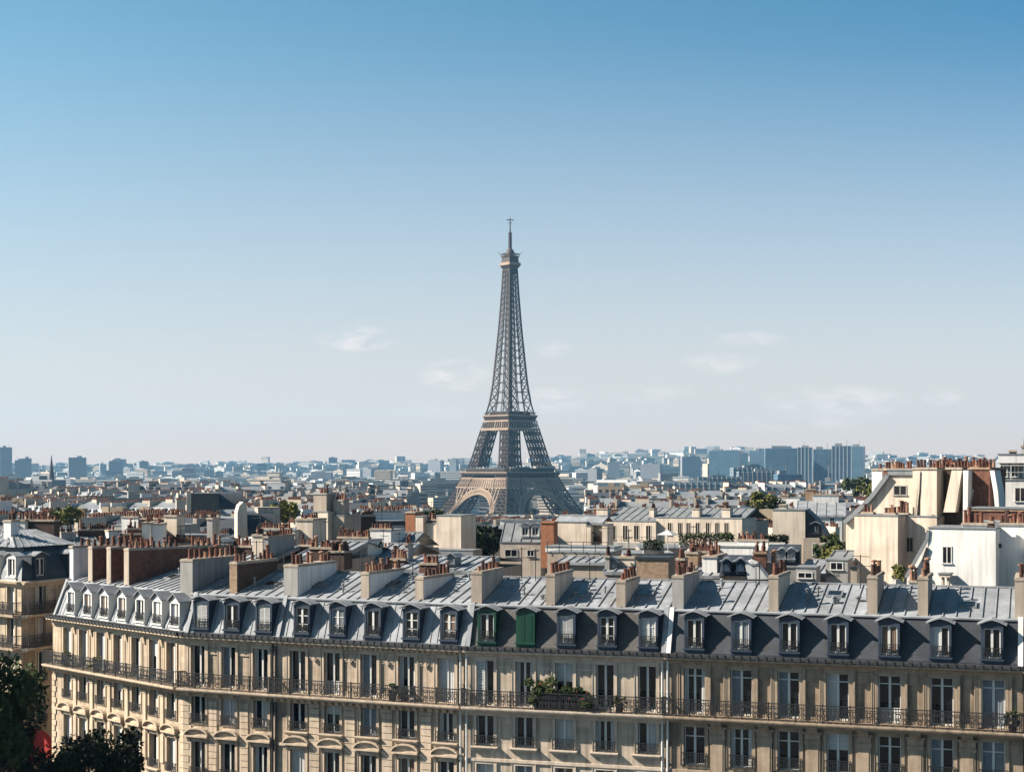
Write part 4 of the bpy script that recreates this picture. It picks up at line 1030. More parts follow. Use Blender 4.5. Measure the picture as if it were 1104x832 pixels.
# left third
H('brown brick house with a white gable and long pot row behind the slate corner roof', 0, 60, 150, [
    ('stack', 3, 12, 563, 620, 'plaster_beige', 0, 2.0, 2), ('stack', 12.6, 27, 562, 600, 'plaster_white', .6, 2.6, 3), ('stack', 27.6, 58, 562, 600, 'brick_dark', 1.2, 2.4, 20),
    ('roof', -20, 60, 612, 588, 'zinc', 0, 6, .7)], slope=-.2)
H('house with two blue-shaded zinc slopes beside a sooty pot row', 62, 116, 158, [
    ('roof', 62, 116, 597, 571, 'zinc_dark', 0, 7, .8), ('stack', 66, 82, 575, 595, 'plaster_grey', 4, 5, 6), ('stack', 84, 116, 572, 592, 'brick_dark', 5, 6, 12), ('stack', 117, 131, 573, 592, 'plaster_white', 3.5, 9, 4)], slope=.5)
H('house with a stepped red brick chimney block next to a tall white gable', 128, 178, 146, [
    ('stack', 131, 152, 577, 602, 'brick', 0, 1.6, 5), ('stack', 137, 152.5, 571, 580, 'brick', .6, 1.5, 3), ('stack', 153, 163, 565, 600, 'plaster_white', .5, 5.0, 3), ('stack', 163.6, 176, 566, 600, 'plaster_white', .2, 3.0, 3), ('roof', 120, 178, 605, 590, 'zinc', 1, 6, .7)], slope=.1)
H('flat-roofed house carrying a small white pot wall behind the stepped brick block', 126, 182, 182, [
    ('stack', 131, 149, 558, 572, 'plaster_white', 0, 1.2, 9), ('stack', 151, 177, 560, 572, 'brick_dark', 0, 1, 14), ('block', 120, 182, 567, 600, 'plaster_grey', 1.5, 9)])
H('house with a tall pale chimney and an empty roof frame over long pot walls', 176, 230, 150, [
    ('stack', 177, 190.5, 557, 590, 'plaster', 0, 1.6, 4), ('rail', 185, 205, 578, 1.0, .3, 'iron'), ('block', 176, 222, 578, 600, 'plaster_grey', 1, 5), ('pots', 178, 226, 587, 'plaster_beige', -.6, 22), ('roof', 176, 240, 606, 592, 'zinc', 0, 4, .7), ('stack', 223, 229, 560, 590, 'plaster_grey', .5, 2, 2)])
H('low zinc house with crossing ridges and a cream stack full of pots', 222, 284, 128, [
    ('roof', 222, 286, 606, 589, 'zinc', 0, 6.5, .72), ('stack', 272, 283, 578, 598, 'plaster', 1.2, 2.2, 4), ('pots', 250, 271, 590, 'brick_dark', 3, 12), ('stack', 284, 289, 580, 600, 'plaster_grey', 1, 6, 10), ('dormer', 236, 598, 9, 13, 1.6, 'zinc_dark')])
H('cream block house with a double pot row above its blank wall', 278, 336, 140, [
    ('wall', 280, 318, 572, 0, 'plaster', 2, 7), ('pots', 281, 312, 571, 'brick', 2.6, 18), ('pots', 284, 317, 583, 'brick_tan', .3, 16), ('roof', 280, 336, 600, 586, 'zinc', 0, 5, .7), ('stack', 318.5, 337, 561, 592, 'plaster', 3, 6, 6), ('pots', 322, 338, 589, 'terracotta_dark', -.5, 10)])
H('zinc-roofed house with a dark sooty stack crowded with pots', 316, 372, 126, [
    ('roof', 316, 366, 601, 584, 'zinc', 0, 6, .7), ('pots', 334, 366, 592, 'brick_dark', -.7, 15), ('stack', 354, 371, 596, 614, 'brick_dark', -2.6, -1, 9, 'plaster_beige', 1.1, 2)])
H('slim pale tower house with tall grey chimneys rising over the roofs', 334, 372, 196, [
    ('wall', 337, 353.5, 552, 0, 'plaster', 0, 4), ('stack', 338, 352, 533, 552, 'plaster_beige', .6, 2.6, 3, 'plaster_grey', 1.4), ('wall', 354, 371, 556, 0, 'plaster_beige', 1, 5), ('stack', 359, 370, 540, 556, 'plaster_beige', 1.6, 3, 4, 'plaster_grey', 1.2), ('stack', 322, 336, 560, 580, 'brick_dark', 0, 1, 8)], slope=-.5)
H('dark brick party wall house with a slate slope turned from the sun', 368, 440, 205, [
    ('wall', 371, 405, 557, 0, 'brick_dark', 0, 5), ('pots', 372, 404, 556, 'brick_dark', .4, 17), ('wall', 405, 437, 562, 0, 'slate_grey', 1.2, 6), ('pots', 392, 432, 552, 'plaster_white', 5, 9), ('mansard', 424, 440, 586, 564, 'slate', -1, 2, 0)], slope=.4)
H('small white block house with a row of pots along its flat top', 366, 424, 132, [
    ('wall', 370, 396.5, 583, 0, 'plaster_white', 0, 3.2), ('pots', 364, 397, 580.5, 'brick', .8, 17), ('roof', 397, 428, 604, 586, 'zinc', .5, 6, .7), ('pipe', ((409, 590), (411, 583), (413, 588)), 2, .12, 'iron')])
H('white gabled house standing behind the pot-topped white block', 396, 430, 158, [
    ('wall', 399, 421.5, 572, 0, 'plaster_white', 0, 4), ('pots', 399, 422, 571, 'brick', .4, 8), ('roof', 421, 440, 592, 574, 'zinc_dark', .5, 5, .7), ('pots', 400, 425, 594, 'terracotta_dark', -2, 6)])
H('long low zinc house with three skylit bays left of the big cream block', 424, 512, 120, [
    ('roof', 424, 512, 614, 600, 'zinc', 0, 6, .72), ('stack', 436, 440, 588, 606, 'plaster_grey', 3, 4, 2), ('pots', 421, 437, 604, 'terracotta_dark', 2, 8), ('pots', 452, 471, 609, 'brick', -.4, 10, 1.1), ('dormer', 486, 611, 9, 10, 1.0, 'zinc_dark')])
H('dark-roofed house with a curved cream gable behind the zinc ridges', 254, 304, 212, [
    ('gable', ((256, 580), (256, 552), (258, 545), (262, 541), (266, 542), (267, 580)), 'plaster', 0, 3), ('mansard', 267, 299, 578, 553, 'slate', .2, 4, 0), ('stack', 278, 302, 548, 575, 'plaster', 4, 7, 0), ('pots', 277, 301, 572, 'brick', -1, 14)], slope=.3)
H('long dark warehouse roof with pale ends in the city beyond the curved gable', 200, 262, 330, [
    ('wall', 205, 236, 532, 0, 'slate_grey', 0, 6), ('mansard', 229, 262, 549, 531, 'slate', .1, 5, 0), ('stack', 201, 206, 530, 552, 'plaster', -.2, 5, 0)], slope=.2)
# middle
H('big cream block house with a slim pillar on its side below the iron tower', 447, 502, 176, [
    ('wall', 448, 456, 557, 0, 'plaster', 0, 2.5), ('wall', 456.3, 471, 564, 0, 'plaster', .5, 4), ('wall', 470.6, 497, 556, 0, 'plaster', -.2, 4), ('pots', 458, 470, 561, 'iron', 1, 4), ('block', 448, 510, 593, 603, 'zinc_dark', -3, -.5), ('win', 463, 580, 4, 6, .5)], slope=-.4)
H('orange brick stub house left of the big cream block', 434, 452, 186, [
    ('stack', 437, 447.5, 553, 590, 'brick_orange', 0, 3, 3), ('wall', 430, 447, 578, 0, 'slate_grey', 1, 5)])
H('grey-fronted house with two oval roof windows under a zinc slope', 536, 586, 170, [
    ('wall', 539, 583, 585, 0, 'plaster', 0, 6), ('roof', 539, 583, 584, 563, 'zinc_dark', .4, 3.4, .9), ('block', 539, 583, 561, 566, 'plaster_white', 3.5, 5), ('win', 551, 596, 14, 7, 0), ('win', 572, 596, 8, 6, 0), ('dormer', 566, 580, 9, 13, .8, 'paint_white'), ('dormer', 577, 580, 9, 13, .8, 'paint_white')], slope=-.15)
H('house ending in a tall orange brick chimney stack by the cream box', 582, 600, 166, [
    ('stack', 583, 597, 564, 612, 'brick_orange', 0, 1.6, 0, 'brick_orange')], slope=-.3)
H('plain cream box house with a doorway recess right of the orange stack', 596, 656, 172, [
    ('wall', 597.4, 632, 563, 0, 'plaster', 0, 3), ('wall', 632.5, 637, 567, 0, 'plaster', -.1, 3), ('wall', 649, 655, 566, 0, 'plaster', 0, 2.2), ('wall', 636, 650, 572, 0, 'plaster_beige', 1.6, 3), ('roof', 597, 650, 563, 556, 'zinc', .6, 2.6, 0), ('block', 600, 628, 589, 592, 'zinc', -.8, .0), ('pipe', ((637, 573), (649, 578)), .3, .1, 'iron'), ('pots', 640, 648, 587, 'iron', .4, 4)], slope=-.36)
H('low pale house with railings below the cream box', 590, 662, 142, [
    ('wall', 590, 655, 596, 0, 'plaster_beige', 0, 5), ('block', 588, 662, 590, 595, 'plaster_white', 4, 7), ('rail', 590, 655, 596, 1.0, -.2, 'iron'), ('roof', 600, 662, 606, 600, 'zinc', -3, 0, .8)])
def long_block():
    its = [('wall', 655, 707, 562, 0, 'plaster', 0, 8), ('wall', 707.5, 800, 558.5, 0, 'plaster', .6, 8), ('roof', 653, 800, 561, 547.5, 'zinc_dark', 1.0, 8, 1.2)]
    for x in (661, 674, 686, 699): its.append(('win', x, 574, 6, 15, 0, 'plaster'))
    for x in (722, 733, 742, 752, 763, 773, 783): its.append(('win', x, 570, 5, 13, .6, 'plaster'))
    for x, w in ((643, 12), (700, 5), (746, 8), (778, 9)): its.append(('stack', x, x + w, 549, 560, 'plaster', 2.5, 4, 4))
    its += [('pots', 640, 665, 549, 'brick', 6, 12), ('rail', 655, 707, 586, 1.0, -1.2, 'iron'), ('block', 655, 800, 586, 592, 'plaster_grey', -1.3, 0, False)]
    H('long cream house with a row of dark windows under a grey roof', 655, 800, 228, its, slope=-.42)
long_block()
H('squat buff brick block house with a dark cap behind the pale building', 684, 722, 112, [
    ('stack', 686, 720.5, 603, 640, 'brick_tan', 0, 2.4, 0, 'iron')], slope=-.3)
H('grey shed roof house with a clutter of pots left of the buff brick block', 650, 686, 116, [
    ('roof', 650, 686, 616, 604, 'zinc', 0, 4, .7), ('stack', 652, 657, 601, 618, 'plaster_grey', .5, 1, 2), ('stack', 667, 684, 602, 620, 'plaster', 1.6, 3, 6, 'plaster_beige', .9), ('dormer', 661, 617, 8, 10, .8, 'zinc_dark')])
H('white shuttered house with pot clusters right of the buff brick block', 722, 776, 124, [
    ('roof', 722, 776, 620, 606, 'zinc', 0, 5, .7), ('stack', 728, 738, 604, 620, 'brick', .4, 1.6, 4, 'plaster_beige', 1.3), ('stack', 757, 773, 601, 620, 'plaster_white', 1, 5, 7), ('stack', 739, 752, 597, 612, 'brick_tan', 3, 4.4, 6), ('pots', 742, 770, 596, 'brick', 5, 14)])
H('slate-roofed house with two white oval dormers and a curved white party wall', 774, 830, 120, [
    ('mansard', 776, 808, 621, 603, 'slate', .2, 3, 0), ('gable', ((806, 624), (803, 607), (808, 605), (815, 608), (822, 616), (828, 624)), 'plaster_white', 0, 3.2), ('dormer', 783, 619, 9, 13, 0, 'paint_blue'), ('dormer', 798, 619, 9, 13, 0, 'paint_blue'), ('stack', 812, 826, 597, 616, 'brick', 3.4, 5.4, 6, 'brick_tan', 1, 2)], slope=-.2)
H('house with small round slate domes and a bright pot cluster', 824, 866, 126, [
    ('mansard', 826, 862, 612, 591, 'slate', 1, 4, 0), ('dormer', 843, 606, 8, 11, 1, 'zinc'), ('dormer', 853, 606, 8, 11, 1, 'zinc'), ('stack', 826, 842, 609, 626, 'plaster_beige', -2, -.6, 6, 'plaster_beige', 1.35), ('wall', 843, 864, 612, 0, 'plaster_grey', 0, 4)], slope=-.2)
H('long low white-roofed house with a pot row at its gable', 736, 842, 158, [
    ('roof', 738, 836, 595, 585, 'concrete', 0, 6, 0), ('pots', 795, 828, 583, 'plaster_white', 4, 18, 1.1), ('block', 770, 812, 590, 600, 'plaster_white', -1.6, -.1), ('stack', 744, 773, 592, 604, 'brick', -2, -1, 12), ('rail', 690, 740, 594, .9, 0, 'iron')])
H('cream gabled house with a dark slate roof and ivy at its foot', 830, 896, 178, [
    ('wall', 833, 868, 550, 0, 'plaster', 0, 7), ('gable', ((868, 600), (868, 549), (873, 553), (881, 561), (888, 571), (893, 580), (893, 600)), 'slate', .4, 6), ('block', 866, 893, 580, 640, 'plaster_beige', -.4, 6, False), ('win', 878, 592, 5, 12, -.4), ('win', 887, 592, 4, 12, -.4), ('dormer', 879, 577, 8, 12, .3, 'slate'), ('stack', 840, 848, 545, 556, 'plaster', 2, 4, 0)], slope=-.25)
H('cluster of low grey zinc sheds with a ribbon window', 856, 922, 124, [
    ('roof', 860, 905, 618, 604, 'zinc', 0, 5, .7), ('block', 858, 880, 612, 630, 'plaster_grey', -2.4, -.2), ('win', 868, 620, 16, 5, -2.4), ('roof', 890, 920, 606, 594, 'zinc_dark', 3, 8, .7), ('block', 890, 914, 604, 630, 'plaster_grey', 0, 3), ('win', 902, 610, 14, 7, 0), ('stack', 917, 924, 613, 630, 'plaster_beige', -3.5, -2, 1, 'iron')])
# right-hand cluster
def cream_complex():
    fr = fr_at(912, 1075, 130, -.55)
    its = [
        ('gable', ((912, 700), (912, 563), (921, 556), (940, 537), (958, 513), (960, 511), (986, 508), (986, 700)), 'plaster', 1.2, 9),
        ('block', 921, 968, 556, 660, 'plaster', -2.4, 1.1), ('wall', 968.4, 1010, 557, 0, 'plaster', -.4, 3),
        ('block', 957, 988, 507, 512, 'zinc_dark', 1.0, 9), ('pipe', ((911, 563), (921, 555), (940, 536), (958, 512)), 1.1, .35, 'zinc_dark'),
        ('stack', 940, 951, 507, 560, 'plaster_white', 7, 10, 2), ('stack', 951.5, 962, 506, 540, 'plaster_grey', 7.5, 10, 3),
        ('stack', 984, 992, 506, 580, 'plaster', .6, 3.0, 3), ('gable', ((986, 571), (986, 508), (992, 508), (991, 530), (988, 556), (984, 571)), 'plaster', .1, .6), ('stack', 992.3, 1010, 506, 640, 'plaster', .2, 4.2, 5),
        ('stack', 1010.4, 1017, 507, 580, 'plaster_beige', 1.6, 5.2, 3),
        ('gable', ((1017, 552), (1026, 507), (1037, 507), (1030, 552)), 'plaster', .4, 1.2), ('stack', 1020, 1037, 506, 580, 'brick_dark', 1.3, 5.4, 5),
        ('gable', ((1038, 566), (1038.5, 507), (1044, 507), (1043, 566)), 'plaster_white', .4, 1.6), ('stack', 1044, 1067, 506, 580, 'brick', 1.4, 5.6, 8, 'brick_tan', 1.1),
        ('gable', ((1067, 507), (1072, 507), (1076, 530), (1078, 560), (1074, 560), (1071, 530)), 'plaster_white', .4, 2),
        ('pots', 953, 985, 507, 'brick', 5, 12, 1.0), ('pots', 1012, 1066, 505.5, 'brick', 6.2, 18, 1.25),
        ('win', 970.5, 528.5, 15, 9, 1.2, 'plaster_grey'), ('win', 981, 587, 8, 14, -.4, 'plaster_beige'), ('pots', 929, 941, 554, 'plaster', -1.9, 3, 1.1), ('pots', 953, 965, 555, 'plaster', -2.0, 4, 1.1), ('pots', 966, 979, 555, 'iron', -.2, 4, 1.1),
        ('pipe', ((1042, 566), (1050, 527)), .0, .12, 'iron'), ('pipe', ((1005, 556), (1012, 560)), .0, .3, 'zinc_dark')]
    house('house', 'tall cream house with sloping gable and brown brick chimney fins', 'house', fr, its, 91)
cream_complex()
def white_complex():
    fr = fr_at(978, 1110, 116, -.42)
    its = [('wall', 1001, 1073.5, 570, 0, 'plaster_white', 0, 5), ('gable', ((977, 640), (978, 622), (1000.4, 582), (1000.4, 640)), 'plaster_white', .3, 4),
           ('pipe', ((977, 622), (1000, 581), (1001, 571)), .1, .22, 'zinc_dark'), ('wall', 1074.2, 1104, 567, 0, 'plaster_white', 1.8, 6), ('wall', 1104.5, 1150, 572, 0, 'plaster_white', .8, 6),
           ('win', 1021, 598, 10.5, 17, 0), ('stack', 1037, 1064, 566, 572, 'plaster_white', 1.2, 2, 6, 'plaster_beige', 1.1), ('pots', 1078, 1104, 566, 'plaster_white', 2, 11, 1.2),
           ('stack', 1066, 1071, 564, 572, 'brick_dark', .5, 1, 1), ('pipe', ((1075, 588), (1080, 588)), 1.5, .3, 'iron'),
           ('wall', 1050, 1125, 551, 0, 'brick', 6.2, 9), ('roof', 1060, 1078, 562, 553, 'zinc_dark', 6.0, 7.2, 0), ('block', 1046, 1130, 548.5, 551, 'brick_tan', 6.1, 9.2),
           ('pots', 980, 988, 628, 'plaster_white', -.8, 2, 1.3), ('pipe', ((995, 605), (1000, 590)), 0, .15, 'iron'), ('block', 1012, 1024, 619, 622, 'plaster', -1.2, -.2), ('wall', 1015, 1017, 622, 0, 'plaster', -1, -.5, False), ('wall', 1021, 1023, 622, 0, 'plaster', -1, -.5, False)]
    house('house', 'bright white house with one small barred window and pots along its parapet', 'house', fr, its, 92)
white_complex()
H('white penthouse with a glazed terrace screen above the brick parapet', 1074, 1150, 138, [
    ('wall', 1075, 1150, 518, 0, 'plaster_white', 0, 8), ('block', 1076, 1150, 490, 499, 'plaster_white', 3, 9), ('wall', 1078, 1150, 500, 0, 'zinc_dark', 4.5, 9), ('win', 1100, 533, 12, 14, 0), ('rail', 1075, 1150, 517, 1.25, .05, 'paint_white'),
    ('win', 1082, 507, 8, 13, 4.5), ('win', 1094, 507, 8, 13, 4.5), ('win', 1107, 507, 8, 13, 4.5), ('stack', 1088, 1096, 487, 491, 'iron', 5, 6, 0), ('stack', 1101, 1108, 482, 491, 'concrete', 4, 6, 1)], slope=-.3)
H('white walled house behind the trees right of the long cream house', 832, 870, 330, [
    ('wall', 836, 862, 537, 0, 'plaster_white', 0, 10), ('stack', 842, 850, 534, 540, 'brick_tan', 1, 3, 3), ('wall', 862, 890, 544, 0, 'plaster_grey', 2, 9), ('roof', 805, 836, 552, 545, 'zinc', 0, 9, 0)])
H('pale house with dark tiled gable left of the cream complex', 856, 912, 250, [
    ('roof', 858, 912, 556, 540, 'zinc', 0, 9, 1.4), ('stack', 876, 904, 534, 548, 'plaster_white', 8, 11, 8), ('win', 897, 563, 5, 12, .2), ('stack', 868, 880, 528, 540, 'brick_tan', 10, 12, 7), ('wall', 880, 908, 556, 0, 'plaster_white', .2, 6)], slope=-.2)

# ------------------------------------------------------------------ the city: house by house near, one mass far off
CW = {'cream': mat('far_wall_cream', (0.66, 0.56, 0.45), .9, .12, 0.15, streak=.3), 'white': mat('far_wall_white', (0.82, 0.80, 0.77), .9, .08, 0.15, streak=.2), 'grey': mat('far_wall_grey', (0.34, 0.33, 0.32), .9, .15, 0.15, streak=.3), 'tan': mat('far_wall_tan', (0.36, 0.28, 0.20), .9, .15, 0.15, streak=.3)}
CRF = {'zinc': mat('far_roof_zinc', (0.24, 0.255, 0.275), .6, .2, 0.2, metal=.2), 'slate': mat('far_roof_slate', (0.05, 0.056, 0.07), .7, .2, 0.2), 'pale': mat('far_roof_gravel', (0.27, 0.265, 0.26), .9, .15, 0.2), 'tile': mat('far_roof_tile', (0.23, 0.11, 0.075), .9, .2, 0.2)}
M['far_pot'] = mat('far_terracotta', (0.13, 0.052, 0.034), .9, .3, 2.0)
M['far_window'] = mat('far_window', (0.03, 0.035, 0.045), .3, .2, .2)
def city_mesh(kind, w, d, h, wall, roof, seed):
    r = random.Random(seed); b = MB()
    x0, x1 = -w / 2, w / 2
    b.box(x0, x1, 0, d, -6, h, 0)
    nf = int(h / 3.1); nw = max(2, int(w / 2.7))
    if kind != 'block':
        for f in range(1, nf):
            for i in range(nw):
                x = x0 + w * (i + .5) / nw; z = h - f * 3.1 + .4
                b.quad((x - .55, -.05, z), (x + .55, -.05, z), (x + .55, -.05, z + 1.9), (x - .55, -.05, z + 1.9), 2)
        for f in range(1, nf): b.box(x0, x1, -.35, .0, h - f * 3.1 + .1, h - f * 3.1 + .3, 0)
        rh = r.uniform(2.0, 3.2)
        pr = [(0, h), (-.25, h + .1), (.9, h + rh * .75), (d * .5, h + rh + .9), (d - .9, h + rh * .75), (d + .1, h)]
        b.extr(pr, x0 + .05, x1 - .05, 1)
        for i in range(nw):
            if r.random() < .8:
                x = x0 + w * (i + .5) / nw
                b.box(x - .6, x + .6, -.1, 1.2, h + .2, h + rh * .72, 1); b.quad((x - .42, -.13, h + .4), (x + .42, -.13, h + .4), (x + .42, -.13, h + rh * .6), (x - .42, -.13, h + rh * .6), 2)
        fins = [x0 + .3, x1 - .3] + ([r.uniform(x0 * .5, x1 * .5)] if w > 14 else [])
        for x in fins:
            a, c = .8, d * r.uniform(.4, .75); zt = h + rh + r.uniform(.9, 1.9)
            b.box(x - .3, x + .3, a, c, h, zt, 4)
            k = int((c - a) / .5)
            for i in range(k):
                y = a + (c - a) * (i + .5) / k
                if r.random() < .85: b.box(x - .13, x + .13, y - .13, y + .13, zt, zt + r.uniform(.5, .9), 3)
        if r.random() < .5:
            x = r.uniform(x0 * .6, x1 * .6); b.box(x - 1.6, x + 1.6, d * .42, d * .42 + .6, h, h + rh + 1.6, 4)
            for i in range(9): b.box(x - 1.5 + i * .33, x - 1.28 + i * .33, d * .42 + .2, d * .42 + .42, h + rh + 1.6, h + rh + r.uniform(2.1, 2.6), 3)
    else:
        for f in range(1, nf): 
            z = h - f * 3.1 + .8
            if seed % 2: b.box(x0 + .6, x1 - .6, -.06, 0, z, z + 1.5, 2); b.box(x1 - .0, x1 + .06, .6, d - .6, z, z + 1.5, 2)
            else:
                for i in range(nw): x = x0 + w * (i + .5) / nw; b.quad((x - .7, -.05, z), (x + .7, -.05, z), (x + .7, -.05, z + 1.5), (x - .7, -.05, z + 1.5), 2)
        b.box(x0, x1, 0, .3, h, h + .8, 0); b.box(x0, x1, d - .3, d, h, h + .8, 0); b.box(x0, x0 + .3, .3, d - .3, h, h + .8, 0); b.box(x1 - .3, x1, .3, d - .3, h, h + .8, 0)
        b.quad((x0, 0, h + .1), (x1, 0, h + .1), (x1, d, h + .1), (x0, d, h + .1), 1)
        for i in range(r.randint(1, 4)):
            x = r.uniform(x0 + 2, x1 - 4); y = r.uniform(1, d - 4); b.box(x, x + r.uniform(1.5, 4), y, y + 3, h, h + r.uniform(1.5, 3.4), r.choice((0, 0, 1)))
        for i in range(r.randint(0, 6)):
            x = r.uniform(x0 + 1, x1 - 1); b.box(x - .15, x + .15, d * .4, d * .4 + .3, h, h + 1.8, 3)
    return b.mesh('city_house', [CW[wall], CRF[roof], M['far_window'], M['far_pot'], CW['cream' if wall != 'white' else 'white']])
VARS = []
rv = random.Random(11)
for i in range(18):
    kind = 'block' if i % 5 == 4 else 'house'
    wall = ('cream', 'white', 'tan', 'cream', 'grey', 'cream')[i % 6]; roof = ('zinc', 'zinc', 'slate')[i % 3] if kind == 'house' else ('pale', 'zinc')[i % 2]
    w, d = rv.uniform(11, 21), rv.uniform(10, 13)
    if kind == 'block': w *= 1.5
    VARS.append((kind, w, d, wall, roof, city_mesh(kind, w, d, 16.5, wall, roof, 50 + i)))
LOOK = {'cream': 'cream', 'white': 'white', 'tan': 'tan', 'grey': 'grey'}
RF = {'zinc': 'grey zinc roof', 'slate': 'dark slate roof', 'pale': 'flat gravel roof', 'tile': 'red tile roof'}
def region(px):
    for lim, s in ((120, 'around the spire'), (260, 'right of the spire'), (400, 'behind the slim tower house'), (490, 'left of the iron tower'), (630, 'below the iron tower'), (760, 'right of the iron tower'), (860, 'below white offices'), (2000, 'below glass towers')):
        if px < lim: return s
rc = random.Random(5)
def blocked(px, D):                                         # places left free for the buildings and trees set by hand
    return math.hypot(px * 0 + (px - CX) / F * D - TX, D - TY) < 150 or (px > 905 and D < 330 and px < 1200)
def fill(rows, names, ztop, wide, limit, band):
    n = 0
    for D in rows:
        half = .335 * D
        x = -half + rc.uniform(-8, 0)
        while x < half:
            v = rc.choice(VARS); k = rc.uniform(.85, 1.2) * wide
            w = v[1] * k; px = CX + F * (x + w / 2) / D
            x += w + (rc.uniform(2, 9) if rc.random() < .2 else .3)
            if blocked(px, D) or n >= limit: continue
            if 440 < px < 645:                      # lower ground and open park before the tower
                if D > 900 or rc.random() < .25: continue
                gap = True
            else: gap = False
            n += 1
            gz = ground_z((px - CX) / F * D, D)
            zs = ztop(rc) / 16.5
            if v[0] == 'block': zs *= rc.uniform(.95, 1.12)
            if gap: zs = min(zs, max(.35, (ZC - (47 if D > 300 else 51) / F * D - gz - 4.8) / 16.5))
            nm = names[0] if v[0] == 'house' else names[1]
            o = bpy.data.objects.new(nm, v[5]); COL.objects.link(o)
            o.location = ((px - CX) / F * D, D + rc.uniform(-6, 6), gz); o.rotation_euler = (0, 0, rc.choice((-.55, -.4, -.3, -.7, -.2, .3)) + rc.uniform(-.08, .08)); o.scale = (k, k, zs)
            lb = f"{LOOK[v[3]]} {'house' if v[0] == 'house' else 'block'} with {RF[v[4]]} in the {band} {region(px)}"
            tag(o, lb, 'house' if v[0] == 'house' else 'block', lb + ', several alike')
fill([238, 272, 310, 350, 395, 440, 490, 545, 600, 660, 725, 795], ('city_house', 'city_block'), lambda r: r.uniform(13.2, 16.0), 1.0, 300, 'near roofs')
fill([880, 960, 1050, 1140, 1240, 1340, 1450, 1560], ('distant_house', 'distant_block'), lambda r: r.choice((15, 16, 17, 18, 21)) + r.uniform(-1, 1), 1.45, 300, 'far roofs')
def far_city():
    r = random.Random(21); b = MB()
    def bx(px, D, w, d, h, wall, roof, rot=None):
        gz = hill_z(px, D); X = (px - CX) / F * D
        b.M = Matrix.Translation((X, D, gz)) @ Matrix.Rotation(r.uniform(-.7, .7) if rot is None else rot, 4, 'Z')
        b.box(-w / 2, w / 2, 0, d, -8, h, wall); b.quad((-w / 2, 0, h + .1), (w / 2, 0, h + .1), (w / 2, d, h + .1), (-w / 2, d, h + .1), roof)
        for f in range(1, int(h / 3.3)):
            if r.random() < .75: b.box(-w / 2 + .5, w / 2 - .5, -.15, 0, h - f * 3.3 + .6, h - f * 3.3 + 2.0, 6)
        if r.random() < .5: b.box(-w * .3, w * .1, d * .3, d * .7, h, h + r.uniform(2, 4), wall)
    D = 1680
    while D < 7500:
        step = 30 + D * .022
        n = int(56 + D * .017)
        for i in range(n):
            px = r.uniform(-220, 1320); dd = D + r.uniform(-step, step)
            if math.hypot((px - CX) / F * dd - TX, dd - TY) < 230: continue
            w = r.uniform(14, 42) * (1 + D / 9000); h = r.choice((12, 15, 18, 18, 20, 22, 26)) * r.uniform(.85, 1.15)
            if r.random() < .04 and D > 2600: h *= r.uniform(1.4, 2.2); w *= .8
            bx(px, dd, w, r.uniform(10, 16), h, r.choice((0, 1, 1, 2, 0)), r.choice((3, 3, 4, 5)))
        D += step
    b.M = None
    o = b.build('distant_city', [CW['cream'], CW['white'], CW['grey'], CRF['zinc'], CRF['slate'], CRF['pale'], M['far_window']]); o['kind'] = 'stuff'
far_city()

# ------------------------------------------------------------------ far landmarks
M['glass_edge'] = mat('tower_glass_edge', (0.25, 0.34, 0.42), .6, .1, .05)
M['tower_block'] = mat('far_tower_concrete', (0.30, 0.31, 0.33), .8, .1, .02)
M['glass_dark'] = mat('tower_glass_dark', (0.045, 0.085, 0.125), .2, .2, .05, spec=.5)
def high_rise(label, x0, x1, ytop, D, style, rot=0.35, name='high_rise', depth=24):
    w = (x1 - x0) / F * D * .98; gz = hill_z((x0 + x1) / 2, D); h = zat(ytop, D) - gz
    t = thing(name, label, 'tower block', ((x0 + x1) / 2 / 1.0 * 0 + ((x0 + x1) / 2 - CX) / F * D, D, gz), rot)
    b = MB(); b.box(-w / 2, w / 2, 0, depth, -6, h)
    b.build('wall', M['glass_blue' if style != 'slab' else 'tower_block'], t)
    b = MB(); nf = int(h / 3.4)
    for f in range(nf):
        z = h - 1.2 - f * 3.4
        b.box(-w / 2 - .25, w / 2 + .25, -.3, depth + .2, z - .55, z + .15)
    b.build('floor_edge', M[{'white': 'concrete', 'slab': 'tower_block'}.get(style, 'glass_edge')], t)
    if style in ('fins', 'white'):
        b = MB(); n = int(w / 5)
        for i in range(n + 1):
            x = -w / 2 + w * i / n; b.box(x - .45, x + .45, -1.0, 0, 0, h + .6)
        b.build('mullion', M['concrete'], t)
    rt = random.Random(int(x0 * 7 + D)); a = rt.uniform(-.45, .0); c = a + rt.uniform(.25, .45); rh = rt.uniform(1.5, 4.5)
    b = MB(); b.box(w * a, w * c, depth * .2, depth * .8, h, h + rh); q = rt.uniform(-.3, .3); b.box(w * q, w * q + .6, depth * .4, depth * .4 + .6, h, h + rh + rt.uniform(2, 7))
    b.build('roof', M['tower_block'], t)
    return t
high_rise('tallest narrow tower block at the far end of the skyline, cut by the frame', 0, 13, 482, 4300, 'slab', .5)
high_rise('stepped tower block standing between the tallest block and the spire', 16, 25, 496, 4200, 'slab', .3); high_rise('slightly taller block joined beside the stepped one near the spire', 24, 34, 494, 4260, 'slab', .3)
high_rise('pale broad tower block with a raised centre right of the spire', 74, 93, 493, 4100, 'slab', .35)
high_rise('small slim tower block just before the twin blocks on the skyline', 108, 115, 500, 5200, 'slab', .4); high_rise('twin tower block with uneven tops on the skyline', 117, 133, 498, 4600, 'slab', .5)
high_rise('lone slim tower with one bright sunlit edge on the skyline', 150, 160, 497, 4700, 'slab', .6)
high_rise('tiny far twin block on the hazy hill', 209, 215, 501, 5800, 'slab', .4); high_rise('tiny rounded far block on the hazy hill', 217, 223, 500.5, 5900, 'slab', .4)
